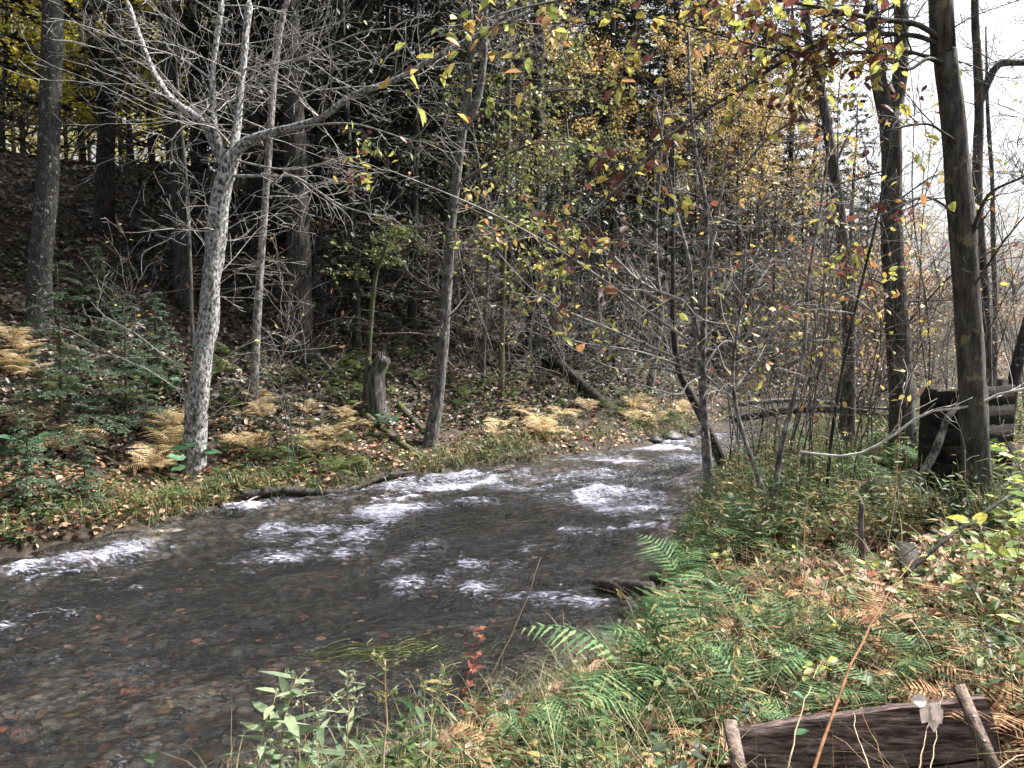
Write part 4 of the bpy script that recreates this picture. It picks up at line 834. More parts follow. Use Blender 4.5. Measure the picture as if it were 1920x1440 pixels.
log('fallen_branch', 'dark forked branch lying along the water edge of the far bank', [(452, 938), (540, 930), (640, 925), (720, 910), (775, 900)], 17, 'dark_bark', 47, branches=5, w1=6, lift=.05)
log('fallen_branch', 'thin pale branch dipping into the water at the left end of the dark forked one', [(425, 975), (480, 950), (560, 922)], 6, 'dead_wood', 48, w1=3, k=6, lift=.04)
log('sunken_log', 'dark waterlogged log that makes a foaming ledge near the right bank', [(975, 1122), (1090, 1136), (1215, 1150)], 26, 'dark_bark', 49, w1=30, lift=.21, sink=.5)
log('fallen_branch', 'short dark branch end jutting over the water above the right bank ferns', [(1222, 1092, 7.4), (1268, 1072, 7.6)], 20, 'dark_bark', 50, w1=14)
log('fallen_branch', 'dark dead limb lying level behind the three big trunks', [(1370, 790, 13.2), (1480, 772, 13.0), (1600, 772, 12.6), (1745, 800, 12.2)], 17, 'dark_bark', 51, w1=9, branches=9)
log('fallen_branch', 'twiggy dead limb hanging just above the level dark one', [(1380, 760, 12.6), (1500, 752, 12.4), (1620, 765, 12.0), (1740, 770, 11.6)], 10, 'dead_wood', 52, w1=4, k=7, branches=12)
log('fallen_branch', 'long thin bleached branch curving up from the fern bank across the plank shelter', [(1500, 848, 7.2), (1590, 856, 7.0), (1660, 828, 6.9), (1735, 775, 6.8), (1820, 764, 6.7), (1880, 738, 6.6), (1960, 725, 6.5)], 5, 'white_wood', 53, w1=5, k=7, branches=4)
log('fallen_branch', 'smooth pale broken stick leaning at the foot of the forked sapling', [(1366, 930, 7.9), (1385, 958, 7.7), (1440, 1000, 7.3)], 13, 'pale_bark', 54, w1=11, k=8)
log('fallen_branch', 'dark stick slanting through the leaves at the right edge', [(1690, 1085, 4.6), (1790, 1000, 4.8), (1940, 900, 5.2)], 9, 'dark_bark', 55, w1=5, k=7, branches=3)
log('fallen_branch', 'rotten grey stick sticking up from the leaf litter by the broken trunk', [(1618, 1060, 5.6), (1614, 1000, 5.6), (1616, 945, 5.6)], 13, 'grey_bark', 56, w1=9, k=8)
log('fallen_branch', 'dark broken branch slumped on the red leaves near the fern', [(1422, 1100), (1500, 1110), (1560, 1125)], 15, 'dark_bark', 57, w1=9, k=8)
log('fallen_branch', 'lichen grey rotten branch end lying among brown leaves', [(1690, 950), (1672, 990), (1650, 1010)], 22, 'grey_bark', 58, w1=12, k=9)
log('fallen_log', 'rotted reddish log end half buried by the green seedlings', [(1700, 1040), (1720, 1100)], 44, 'dark_bark', 59, w1=40, k=10)
# stump
rng = np.random.default_rng(60)
p = hit(708, 780); Y = p[1]
ln = smoothline(np.array([p - [0, 0, .1], P(702, 740, Y), P(706, 700, Y), P(718, 672, Y)]), 14)
mb = MB(); bark_tube(mb, rng, ln, np.linspace(19, 14, 14) * Y / FPX, 14, .34, .5)
for a in np.linspace(0, 2 * PI, 9)[:-1]:
    e = ln[-1] + np.array([math.cos(a), math.sin(a), 0]) * 11 * Y / FPX
    mb.tube(np.array([e - [0, 0, .1], e + [.01, 0, rng.uniform(.0, .16)]]), [.04, .008], 5)
tag(mb.build('tree_stump', M['stump'], None, ln[0]), 'tall grey weathered stump with a jagged top on the far bank', 'stump')

# stones at the water edge and in the riffle
def rock(seed):
    rng = np.random.default_rng(seed); n, k = 9, 14
    th = np.linspace(0, 2 * PI, k, endpoint=False); ph = np.linspace(-PI / 2, PI / 2, n)
    x = np.cos(ph)[:, None] * np.cos(th); y = np.cos(ph)[:, None] * np.sin(th); z = np.sin(ph)[:, None] * np.ones(k)
    f = 1 + .28 * fbm(x * 1.3 + seed, y * 1.3, z * 1.3)
    V = np.stack([x * f, y * f * .8, z * f * .5], -1).reshape(-1, 3); mb = MB()
    i0 = np.arange(n - 1)[:, None] * k + np.arange(k); i1 = np.arange(n - 1)[:, None] * k + (np.arange(k) + 1) % k
    mb.add(V, None, np.stack([i0, i1, i1 + k, i0 + k], -1).reshape(-1, 4)); return mb
M['stone'] = barkmat('wet_stone', (.015, .014, .013), (.05, .047, .045), (.1, .095, .09), .06, (.05, .06, .03), 6, (1, 1, 1), .6, rough=.35)
R0 = []
for q in range(3):
    o = rock(70 + q).build('stone', M['stone']); tag(o, 'wet dark stone along the stream edge or riffle', 'stone', 'wet stones'); R0.append([o, False])
for (u, v, s) in [(1150, 838, .22), (1185, 832, .28), (1225, 829, .25), (1260, 824, .3), (1290, 818, .22), (1395, 905, .3), (1425, 915, .25), (1370, 900, .2), (1230, 1150, .16), (1205, 1185, .14), (1225, 1205, .12), (440, 955, .16), (768, 1112, .10), (240, 1042, .10), (140, 1062, .10), (1285, 870, .12), (790, 892, .14)]:
    p = wl(u, v); place(R0[rng.integers(3)], (p[0], p[1], -.045 if v not in (838, 832, 829, 824, 818, 905, 915, 900) else .04), rng.uniform(0, 6.3), s)

# ------------------------------------------------------------------ plank shelter behind the thickest trunk
YB = 7.8
pA = P(1752, 930, YB); pB = P(1892, 900, YB - .1); zg = min(Hs(pA[0], pA[1]), Hs(pB[0], pB[1])) - .1
shel = thing('plank_shelter', (pA[0], YB, zg), 'low blackened plank shelter half hidden behind the thickest trunk', 'shelter')
x0, x1 = pA[0], pB[0] + .05; top = P(1760, 730, YB)[2]
rng = np.random.default_rng(61); mb = MB(); nbd = 6; hz = (top - zg) / nbd
for j in range(nbd):
    dy = rng.uniform(-.004, .004); tlt = .045 * (j / nbd)
    mb.box(((x0 + x1) / 2, YB + dy, zg + hz * (j + .5) + tlt * .3), ((x1 - x0) / 2 + rng.uniform(0, .02), -.02, tlt), (0, .018, 0), (0, 0, hz / 2 - .002))
mb.build('front_boards', M['black_board'], shel, (pA[0], YB, zg), smooth=False)
mb = MB()
for j in range(nbd):
    mb.box((x0 - .0, YB + .17, zg + hz * (j + .5)), (.018, 0, 0), (0, .145, 0), (0, 0, hz / 2 - .002))
mb.build('side_boards', M['black_board'], shel, (pA[0], YB, zg), smooth=False)
for xx, hh in ((x0 + .05, top - zg - .03), (x1 - .06, top - zg + .10)):
    mb = MB(); mb.box((xx, YB + .06, zg + hh / 2), (.04, 0, 0), (0, .035, 0), (0, 0, hh / 2)); mb.build('post', M['black_board'], shel, (pA[0], YB, zg), smooth=False)

# weathered plank edging at the front, with battens
YP = 2.98
a0, a1 = P(1378, 1372, YP + .03), P(1850, 1308, YP - .05)
base = (a0 + a1) / 2; ed = thing('plank_edging', base - [0, 0, .35], 'weathered dark plank held by two battens on the bank at the front', 'plank edging')
def plank(c0, c1, h, th, seed, name, mat, zoff):
    rng = np.random.default_rng(seed); n = 40; t = np.linspace(0, 1, n); mb = MB()
    ctr = c0 + (c1 - c0) * t[:, None]; ax = unit(c1 - c0); back = np.array([0, .35, 1.0]); back = unit(back - ax * (back @ ax)); nrm = np.cross(ax, back)
    V = []
    m = 12
    for r in range(m + 1):
        f = r / m
        wv = .006 * vnoise(t * 3, f * 22 + seed, 1) + .004 * vnoise(t * 9, f * 40, 4) + (.004 * vnoise(t * 14, seed * 1.7) if r == 0 else 0)
        V.append(ctr - back * (h * f) + (nrm * (wv[:, None]) if r else back * wv[:, None]))
    front = np.array(V); rear = front[[0, -1]] - nrm * th * np.sign(nrm[1]) * -1
    mb.add(front.reshape(-1, 3), None, [[r * n + i, r * n + i + 1, (r + 1) * n + i + 1, (r + 1) * n + i] for r in range(m) for i in range(n - 1)])
    rb = front[[0, m]] + np.array([0, th, 0.0]); mb.add(np.concatenate([front[0], rb[0], rb[1], front[m]]), None, [[a + i, a + i + 1, a + n + i + 1, a + n + i] for a in (0, n, 2 * n) for i in range(n - 1)])
    for e in (0, n - 1):
        mb.add([front[0][e], front[m][e], rb[1][e], rb[0][e]], None, [[0, 1, 2, 3]])
    return mb
plank(a0, a1, .21, .04, 1, 'plank', 'plank', 0).build('plank', M['plank'], ed, base - [0, 0, .35], smooth=False)
plank(a0 + [0, -.075, -.205], a1 + [0, -.075, -.205], .22, .04, 2, 'plank', 'plank', 0).build('plank', M['plank'], ed, base - [0, 0, .35], smooth=False)
def batten(q0, q1, w, nm):
    mb = MB(); ax = (q1 - q0) / 2; c = (q0 + q1) / 2; n = unit(np.cross(ax, [0, -1, .35])); s = unit(np.cross(n, ax))
    mb.box(c, ax, n * w / 2, s * .012); o = mb.build(nm, M['batten'], ed, base - [0, 0, .35], smooth=False)
    return c, ax, s
c, ax, s = batten(P(1797, 1285, 2.93), P(1872, 1460, 2.70), .042, 'batten')
for t in (-.28, .24):
    mb = MB(); q = c + ax * t; f = s if s[1] < 0 else -s; mb.tube(np.array([q + f * .008, q + f * .0145, q + f * .016]), [.005, .005, .002], 8); mb.build('screw', M['screw'], ed, base - [0, 0, .35])
batten(P(1368, 1352, 2.96), P(1392, 1470, 2.74), .05, 'batten')

# ------------------------------------------------------------------ ferns
def frond(L, seed, pairs=15, wid=.34):
    rng = np.random.default_rng(seed); mb = MB(); ph = rng.uniform(.7, 1.0)
    t = np.linspace(0, 1, 14); sw = rng.uniform(-.12, .12)
    ax_ = np.stack([L * t * .86, L * sw * t ** 2, L * (ph * t - .78 * t ** 2)], -1)
    mb.tube(ax_, np.linspace(.0035, .001, 14), 3, .4)
    V, F, T = [], [], []; k = 0
    for j in range(pairs):
        f = .2 + .79 * (j + .5) / pairs; pp, tt = at(ax_, f)
        g = (f - .2) / .8; pl = L * wid * (math.sin(PI * min(g * 1.7 + .18, 1) * .5) if g < .48 else (1 - g) / .52 * .98 + .02) * rng.uniform(.9, 1.1)
        lat0 = np.array([-tt[1], tt[0], 0]); lat0 = unit(lat0); up = np.cross(tt, lat0); up = up if up[2] > 0 else -up
        for sg in (-1, 1):
            lat = unit(lat0 * sg + tt * .35 - up * rng.uniform(.0, .22)); m = 7; u_ = np.linspace(0, 1, m)
            hw = min(pl * .115, .27 * L * .8 / pairs) * (1 - u_ ** 1.6) + .001
            c = pp + lat * (pl * u_)[:, None] - up * (.10 * pl * u_ ** 2)[:, None]; fw = unit(np.cross(up, lat))
            zz = np.where(np.arange(m) % 2, 1.0, .45)
            V += [c + fw * (hw * zz)[:, None], c - fw * (hw * zz)[:, None]]
            F += [[k + i, k + i + 1, k + m + i + 1, k + m + i] for i in range(m - 1)]; k += 2 * m
            T.append(np.full(2 * m, np.clip(rng.normal(.5, .34) + .25 * (g - .5), 0, 1)))
    mb.add(np.concatenate(V), None, F, np.concatenate(T)); return mb
def fern(name, label, group, L, mat, seed, nf=8, el=(.85, 1.45)):
    rng = np.random.default_rng(seed); root = thing(name, (0, 0, 0), label, 'fern', group)
    src = [frond(L * s, seed + q).build('frond', M[mat], root) for q, s in enumerate((1.0, .85))]
    for j in range(nf):
        o = src[j] if j < 2 else src[j % 2].copy()
        if j >= 2: COL.objects.link(o); o.parent = root
        e = rng.uniform(*el); o.rotation_euler = (rng.uniform(-.25, .25), -e + .65, j * 2 * PI / nf + rng.uniform(-.3, .3)); s = rng.uniform(.8, 1.1); o.scale = (s, s, s)
    return [root, False]
rng = np.random.default_rng(7)
FN = [fern('fern', 'fresh green fern with arching fronds among the weeds of the near bank', 'green ferns on the near bank', .68, 'fern', 400 + q, (7, 6)[q]) for q in range(2)]
FH = [fern('fern', 'dull green fern low on the far bank or hillside', 'green ferns on the far bank', .55, 'fern_hill', 410 + q, 6) for q in range(2)]
FT = [fern('fern', 'yellowing tan fern drooping on the far bank above the water', 'yellowed ferns on the far bank', .8, 'fern_tan', 420 + q, 8, (.7, 1.35)) for q in range(2)]
for (u, v, s, lb) in [(1200, 1325, 1.4, 'largest fresh green fern hanging over the water above the dry brown leaf'), (1275, 1120, .95, 'bluish green fern at the water edge beside the short dark branch end'), (1395, 1045, 1.1, 'green fern beside the smooth pale stick')]:
    place(FN[0], hit(u, v) + [0, 0, .04], rng.uniform(0, 6), s, lb)
for (u, v, s) in [(1255, 1290, 1.0), (1330, 1040, .8), (1300, 1075, .7), (1480, 1240, .75), (1545, 1300, .75), (1085, 1425, .8), (1420, 1210, .8), (1660, 1340, .6), (1750, 1300, .55), (1290, 1215, .8), (1820, 1260, .5), (1500, 1400, .5), (1240, 1400, .7), (1380, 1290, .7), (1600, 960, .8), (1680, 920, .9), (1480, 1010, .7), (1580, 905, .9), (1730, 880, 1.0), (1520, 860, .9), (1640, 880, 1.0), (1350, 1130, .8), (1400, 1340, .7), (1560, 1220, .6), (1700, 1250, .6), (1620, 1080, .5), (1440, 930, .8), (1400, 990, .8), (1190, 1400, .8), (1000, 1425, .5)]:
    place(FN[rng.integers(2)], hit(u, v), rng.uniform(0, 6), s, 'fresh green fern with arching fronds among the weeds of the near bank')
for (u, Y_) in [(1470, 2.72), (1760, 2.68), (1600, 2.7)]:
    p = P(u, 1440, Y_); p[2] = Hs(p[0], p[1]); place(FN[rng.integers(2)], p, rng.uniform(0, 6), .75, 'green fern rising in front of the weathered plank')
M['fern_brown'] = leafmat('dead_fern', [(0, (.12, .055, .03)), (.5, (.26, .14, .075)), (1, (.42, .29, .16))], .2, .7, spec=.1)
FB = [fern('fern', 'dead rusty brown fern collapsed among the weeds of the near bank', 'dead ferns on the near bank', .55, 'fern_brown', 430, 7, (.4, 1.0))]
for (u, v, s) in [(1700, 1240, .9), (1790, 1250, .8), (1640, 1290, .7), (1850, 1300, .8), (1560, 1180, .8), (1450, 1130, .8), (1830, 1380, .7), (1900, 1400, .7), (1300, 1400, .6), (1620, 1180, .8), (1740, 1170, .7), (1360, 1170, .7), (1150, 1420, .6), (930, 1435, .6)]:
    place(FB[0], hit(u, v) + [0, 0, .03], rng.uniform(0, 6), s)
def region(rng, polys, n):
    out = []
    for _ in range(n):
        x0, y0, x1, y1, sl = polys[rng.integers(len(polys))]
        u = rng.uniform(x0, x1); v = rng.uniform(y0, y1) + sl * (u - (x0 + x1) / 2); out.append((u, v))
    return out
for (u, v) in region(rng, [(350, 660, 720, 780, .1), (640, 640, 800, 760, .2), (850, 690, 1080, 790, .1), (60, 560, 340, 760, .1), (0, 690, 330, 780, 0), (850, 650, 1250, 750, .1), (400, 860, 640, 900, 0), (1100, 740, 1290, 800, .1), (420, 780, 700, 880, .1), (380, 640, 700, 740, .2), (0, 480, 340, 620, .1)], 110):
    place(FH[rng.integers(2)], hit(u, v), rng.uniform(0, 6), rng.uniform(.6, 1.05))
for (u, v) in region(rng, [(430, 770, 720, 890, .15), (430, 790, 690, 860, .1), (890, 775, 1120, 830, 0), (1150, 770, 1290, 805, 0), (10, 790, 340, 860, .05), (280, 800, 350, 900, 0), (0, 640, 60, 720, 0)], 62):
    place(FT[rng.integers(2)], hit(u, v), rng.uniform(0, 6), rng.uniform(.45, .95))

# ------------------------------------------------------------------ ground cover: litter, undergrowth, grass
def polar(rng, n, r0, r1, a0, a1):
    r = np.exp(rng.uniform(math.log(r0), math.log(r1), n)); a = rng.uniform(a0, a1, n)
    return r * np.sin(a), r * np.cos(a), r
def cover(n, r0, r1, a0, a1, side, dmin=.05, dmax=99, seed=0, prob=None):
    rng = np.random.default_rng(seed); x, y, r = polar(rng, n, r0, r1, a0, a1); ins, left, d = zone(x, y)
    ok = (~ins) & (left == (side == 'L')) & (d > dmin) & (d < dmax)
    ok &= ~((x > 3.9) & (x < 5.15) & (y > 6.9) & (y < 9)) & ~((x > .8) & (x < 1.95) & (y < 2.97) & (rng.random(len(x)) > .4))
    if side == 'R': ok &= (x > .35) | (rng.random(len(x)) < .38) | (y > 8)
    if prob is not None: ok &= rng.random(n) < prob(x, y, d)
    x, y, r, d = x[ok], y[ok], r[ok], d[ok]
    return rng, np.stack([x, y, H(x, y)], -1), r, d
def flat_leaves(mb, rng, pos, L, tint, tpl, tilt=.45, lift=.02, asp=.62):
    n = len(pos); d = rng.normal(size=(n, 3)); d[:, 2] = rng.normal(size=n) * tilt * .6; up = rng.normal(size=(n, 3)) * tilt + [0, 0, 1]
    mb.leaves(pos + np.stack([np.zeros(n), np.zeros(n), rng.uniform(0.3, 1.6, n) * lift], -1), d, up, L, L * asp, tint, tpl)
mb = MB()
rng, pos, r, d = cover(30000, 2.0, 22, -.95, .75, 'R', .1, 9, 501)
flat_leaves(mb, rng, pos, rng.uniform(.05, .12, len(pos)) * np.clip(.8 + r * .04, .8, 1.5), np.clip(rng.beta(1.6, 1.6, len(pos)), 0, 1), T_CURL, .5, .025)
rng, pos, r, d = cover(5000, 2.6, 8, -.1, .75, 'R', .3, 9, 502)
flat_leaves(mb, rng, pos, rng.uniform(.08, .15, len(pos)), rng.uniform(.3, 1, len(pos)), T_LOBE, .5, .03, .9)
rng, pos, r, d = cover(60000, 8, 32, -.8, .6, 'L', .05, 7.5, 503, lambda x, y, d: np.clip(1.35 - d / 7, 0, 1) * (.35 + .65 * (fbm(x * .5, y * .5, 4) > -.1)))
flat_leaves(mb, rng, pos, rng.uniform(.07, .13, len(pos)), np.clip(rng.beta(2.4, 1.5, len(pos)), 0, 1), T_CURL, .5, .03)
tag(mb.build('leaf_litter', M['litter']), kind='stuff')
mb = MB(); rng = np.random.default_rng(505)
n = 900; x = rng.uniform(-6, 1.5, n); y = rng.uniform(3.6, 9, n); ins, _, d = zone(x, y); ok = ins & (d > .15) & (rng.random(n) < np.exp(-((x + 2.4) / 2.2) ** 2 - ((y - 4.8) / 2.0) ** 2) + .12); x, y = x[ok], y[ok]
flat_leaves(mb, rng, np.stack([x, y, np.maximum(H(x, y), -.2) + .03], -1), rng.uniform(.05, .11, len(x)), np.clip(rng.normal(.5, .3, len(x)), 0, 1), T_OVAL, .25, .01, .7)
tag(mb.build('sunken_leaves', M['sunken']), kind='stuff')
mb = MB()
rng, pos, r, d = cover(90000, 9, 55, -.8, .5, 'L', 2.0, 60, 504)
flat_leaves(mb, rng, pos, rng.uniform(.08, .16, len(pos)) * np.clip(.7 + r * .02, .8, 1.6), np.clip(rng.beta(1.6, 2.6, len(pos)), 0, 1), T_CURL, .55, .05)
tag(mb.build('hillside_leaf_litter', M['hill_litter']), kind='stuff')

def herbs(mb, rng, pos, hmin, hmax, nl, ls, tn, tpl=T_OVAL, asp=.5, spread=.12, stem=True):
    n = len(pos); h = rng.uniform(hmin, hmax, n) * np.clip(.8 + .5 * fbm(pos[:, 0] * .8, pos[:, 1] * .8, 2.9), .4, 1.3)
    lean = rng.normal(size=(n, 2)) * .25
    k = np.repeat(np.arange(n), nl); f = rng.uniform(.25, 1.05, n * nl)
    q = pos[k] + np.stack([lean[k, 0] * h[k] * f, lean[k, 1] * h[k] * f, h[k] * f], -1) + rng.normal(size=(n * nl, 3)) * [spread * .3, spread * .3, .02]
    az = rng.uniform(0, 6.3, n * nl); d_ = np.stack([np.cos(az), np.sin(az), rng.uniform(-.35, .45, n * nl)], -1)
    up = rng.normal(size=(n * nl, 3)) * .35 + [0, 0, 1]
    L = ls * rng.uniform(.55, 1.25, n * nl); base = np.clip(tn(rng, n) + .22 * fbm(pos[:, 0] * 1.1, pos[:, 1] * 1.1, 7.3), 0, 1)
    mb.leaves(q, d_, up, L, L * asp, np.clip(base[k] + rng.normal(size=n * nl) * .13, 0, 1), tpl)
    if stem:
        for i in range(n):
            mb.tube(np.array([pos[i] - [0, 0, .03], pos[i] + [lean[i, 0] * h[i] * .5, lean[i, 1] * h[i] * .5, h[i] * .5], pos[i] + [lean[i, 0] * h[i], lean[i, 1] * h[i], h[i]]]), [.003, .0025, .0015], 3, base[i])
mb = MB()
litz = lambda x, y: np.exp(-((x - 3.1) / 1.3) ** 2 - ((y - 5.6) / 1.2) ** 2)
patch = lambda x, y, d: np.clip(.28 + .9 * fbm(x * .9, y * .9, 8.8) - .8 * litz(x, y), .05, 1)
rng, pos, r, d = cover(2300, 2.3, 9, -.95, .75, 'R', .12, 9, 511, patch)
herbs(mb, rng, pos, .08, .42, 10, .062, tint_b(2.0, 2.2))
rng, pos, r, d = cover(2300, 2.3, 9, -.95, .75, 'R', .12, 9, 516, lambda x, y, d: np.clip(.25 + .9 * fbm(x * .7, y * .7, 4.4) - .8 * litz(x, y), .03, 1))
herbs(mb, rng, pos, .08, .34, 11, .085, tint_b(1.8, 2.1), T_LONG, .22)
rng, pos, r, d = cover(3000, 2.3, 9, -.95, .75, 'R', .1, 9, 512, patch)
herbs(mb, rng, pos, .04, .22, 14, .035, tint_b(2.2, 2.2), T_OVAL, .65)
rng, pos, r, d = cover(1500, 7, 20, -.1, .75, 'R', .1, 12, 513)
herbs(mb, rng, pos, .12, .5, 9, .07, tint_b(2.2, 2.2), stem=False)
rng, pos, r, d = cover(2600, 7, 20, -.1, .75, 'R', .1, 12, 517)
herbs(mb, rng, pos, .15, .75, 12, .10, tint_b(2.4, 1.7), T_LONG, .2)
tag(mb.build('near_bank_undergrowth', M['herb']), kind='stuff')
mb = MB()
rng, pos, r, d = cover(11000, 8, 32, -.8, .65, 'L', .05, 4.5, 514, lambda x, y, d: np.clip(.95 - d * .12 + .7 * fbm(x * .7, y * .7, 3.3), .05, 1))
herbs(mb, rng, pos, .08, .4, 9, .085, tint_b(2, 1.7), stem=False)
tag(mb.build('far_bank_undergrowth', M['herb']), kind='stuff')
mb = MB()
rng, pos, r, d = cover(15000, 9, 45, -.8, .65, 'L', 2.0, 30, 515, lambda x, y, d: np.clip((.95 - d / 14) * (.6 + .9 * fbm(x * .5, y * .5, 1.3)), .04, 1))
herbs(mb, rng, pos, .08, .38, 8, .10, tint_b(2, 2.8), stem=False)
tag(mb.build('hillside_undergrowth', M['hill_herb']), kind='stuff')

def grassy(mb, rng, pos, h0, h1, w, per=6, spread=.05, bend=(.2, 1.1), tn=tint_b(2, 2)):
    n = len(pos); k = np.repeat(np.arange(n), per); m = len(k)
    q = pos[k] + np.stack([rng.normal(size=m) * spread, rng.normal(size=m) * spread, np.full(m, -.02)], -1)
    mb.blades(q, rng.uniform(h0, h1, m), w * rng.uniform(.6, 1.3, m), rng.uniform(0, 6.3, m), rng.uniform(*bend, m), tn(rng, m), 5)
mb = MB()
rng, pos, r, d = cover(5200, 2.1, 9, -.95, .75, 'R', .03, 9, 521, lambda x, y, d: np.clip(.4 + fbm(x * 1.1, y * 1.1, 2.8) + .5 * (d < .8), .06, 1))
grassy(mb, rng, pos, .08, .30, .0028, 5, tn=tint_b(1.8, 1.6))
rng, pos, r, d = cover(1500, 2.2, 5.2, -.6, .2, 'R', .02, 1.6, 522)
grassy(mb, rng, pos, .14, .42, .0030, 6, .05, (.4, 1.6), tint_b(2, 1.6))
rng, pos, r, d = cover(5000, 7.5, 22, .1, .75, 'R', .05, 14, 523, lambda x, y, d: np.clip(.5 + fbm(x * .8, y * .8, 5.8), .1, 1))
grassy(mb, rng, pos, .15, .5, .006, 6, .08, (.1, .7), tint_b(2, 1.5))
tag(mb.build('near_bank_grass', M['grass']), kind='stuff')
mb = MB()
rng, pos, r, d = cover(20000, 8, 26, -.8, .5, 'L', -.01, 1.2, 524, lambda x, y, d: np.clip(1.3 - d, 0, 1) * np.clip(.30 + 1.2 * fbm(x * .55, y * .55, 6.6) + .7 * (np.abs(x + .2) < 1.6) + .6 * (x < -4), .05, 1))
grassy(mb, rng, pos, .12, .42, .006, 7, .07, (.4, 1.4), tint_b(2.6, 1.8))
tag(mb.build('far_bank_grass', M['grass']), kind='stuff')
mb = MB()
rng, pos, r, d = cover(2300, 2.3, 12, -.6, .75, 'R', .1, 9, 526)
grassy(mb, rng, pos, .18, .62, .0020, 3, .05, (.1, 1.3), tint_b(1.5, 1.5))
n = 60; x = rng.uniform(.75, 2.0, n); y = rng.uniform(2.5, 2.95, n); grassy(mb, rng, np.stack([x, y, H(x, y)], -1), .35, .8, .0022, 3, .05, (.1, 1.2), tint_b(1.3, 1.5))
tag(mb.build('dry_straw_weeds', M['straw']), kind='stuff')
# streaming weed in the shallows
mb = MB(); rng = np.random.default_rng(530)
c = wl(800, 1215)
n = 240; ps = np.array([c[0], c[1], -.03]) + np.stack([rng.normal(size=n) * .34, rng.normal(size=n) * .13, rng.uniform(-.03, .012, n)], -1)
for q in range(n):
    a = radians(200) + rng.normal() * .22; L = rng.uniform(.2, .5)
    pt = ps[q] + np.stack([np.linspace(0, 1, 6) * L * math.cos(a), np.linspace(0, 1, 6) * L * math.sin(a) + .02 * np.sin(np.linspace(0, 5, 6) + q), .012 + .012 * np.sin(np.linspace(0, 6, 6) + q)], -1)
    mb.tube(pt, np.linspace(.005, .002, 6), 3, rng.uniform(0, 1))
tag(mb.build('streaming_water_weed', M['water_weed']), kind='stuff')
# leaves adrift
for (u, v, sc_, mk, lb) in [(1172, 1134, .16, 'autumn_mixed', 'yellow and red leaf caught on the sunken log by the right bank')]:
    p = wl(u, v); mb = MB(); mb.leaves(np.array([[p[0] - .08, p[1] - .05, .11], [p[0] + .06, p[1] - .03, .10]]), np.array([[1, .2, .1], [1, -.2, 0]]), np.array([[0, -.5, 1], [0, -.4, 1]]), sc_, sc_ * .8, np.array([.45, .8]), T_LOBE)
    tag(mb.build('fallen_leaf', M[mk], None, (p[0], p[1], .1)), lb, 'leaf')

# ------------------------------------------------------------------ foreground plants
def weed(name, label, cat, base, top, nl, L, W, leafm, stemm, seed, bend=.1, tpl=T_LONG, t0=.2, r=.004, group=None, hang=.15, seedhead=0):
    """a leafy stalk from base to top (points)"""
    rng = np.random.default_rng(seed); base = np.asarray(base, float); top = np.asarray(top, float)
    root = thing(name, base, label, cat, group); t = np.linspace(0, 1, 12)[:, None]
    sd = unit(np.cross(top - base, [0, 1, 0])); ln = base + (top - base) * t + sd * bend * np.linalg.norm(top - base) * np.sin(PI * t) + rng.normal(size=(12, 3)) * .003
    st = MB(); st.tube(ln, np.linspace(r, r * .35, 12), 6, .5)
    lv = MB(); n = nl
    if n:
        tt = t0 + (1 - t0) * (np.arange(n) + rng.uniform(.2, .8, n)) / n; pos = np.array([at(ln, min(x, .99))[0] for x in tt]); az = np.arange(n) * 2.4 + rng.normal(size=n) * .4
        d = np.stack([np.cos(az), np.sin(az), .35 - hang + rng.normal(size=n) * .25], -1)
        lv.leaves(pos, d, np.tile([0, 0, 1.0], (n, 1)) + rng.normal(size=(n, 3)) * .25, L * rng.uniform(.6, 1.15, n) * (1.1 - .5 * tt), W * rng.uniform(.7, 1.1, n), np.clip(rng.beta(2, 2, n), 0, 1), tpl)
    if seedhead:
        for q in range(seedhead):
            pp, tg = at(ln, rng.uniform(.72, 1)); a = unit(np.cross(tg, rng.normal(size=3))); e = pp + (tg * .6 + a) * rng.uniform(.03, .10)
            st.tube(np.array([pp, (pp + e) / 2 + [0, 0, .006], e]), [.0015, .001, .0008], 3, .6); m = 7
            lv.leaves(pp + (e - pp) * rng.uniform(.3, 1.05, m)[:, None], rng.normal(size=(m, 3)), rng.normal(size=(m, 3)), .016, .011, rng.uniform(.4, 1, m), T_OVAL)
    st.build('stem', M[stemm], root, base)
    if lv.n: lv.build('leaves', M[leafm], root, base)
    return root
G = lambda u, v, Y: P(u, v, Y)
def gb(u, v, Y):                        # a ground point under (u, v) at depth Y
    p = P(u, v, Y); return np.array([p[0], p[1], Hs(p[0], p[1]) - .02])
weed('goldenrod', 'tallest leafy goldenrod with long pointed grey green leaves over the water', 'plant', gb(552, 1440, 3.2), G(556, 1270, 3.3), 26, 0.25, 0.046, 'grey_green', 'straw', 601, seedhead=14, r=.007)
weed('goldenrod', 'goldenrod leaning left with one long upright leaf tip at the front', 'plant', gb(500, 1440, 3.1), G(520, 1290, 3.2), 18, 0.25, 0.042, 'grey_green', 'straw', 602, r=.006)
weed('goldenrod', 'short goldenrod with pale seed heads between the white stalk and the red twig', 'plant', gb(830, 1440, 3.3), G(835, 1250, 3.5), 16, .12, .02, 'herb', 'straw', 603, seedhead=10)
weed('goldenrod', 'bushy goldenrod with narrow leaves next to the white stalk', 'plant', gb(640, 1440, 3.2), G(600, 1330, 3.3), 22, 0.22, 0.034, 'grey_green', 'straw', 604, seedhead=6)
weed('dry_stalk', 'bare whitish upright stalk topped with a small green seed head', 'plant', gb(700, 1440, 3.0), G(722, 1235, 3.2), 5, .13, .02, 'herb', 'straw', 605, r=.006, seedhead=18, bend=-.03)
weed('goldenrod', 'low spreading plant with hay coloured narrow leaves right of the white stalk', 'plant', gb(760, 1440, 3.15), G(780, 1320, 3.25), 24, .17, .025, 'herb', 'straw', 606)
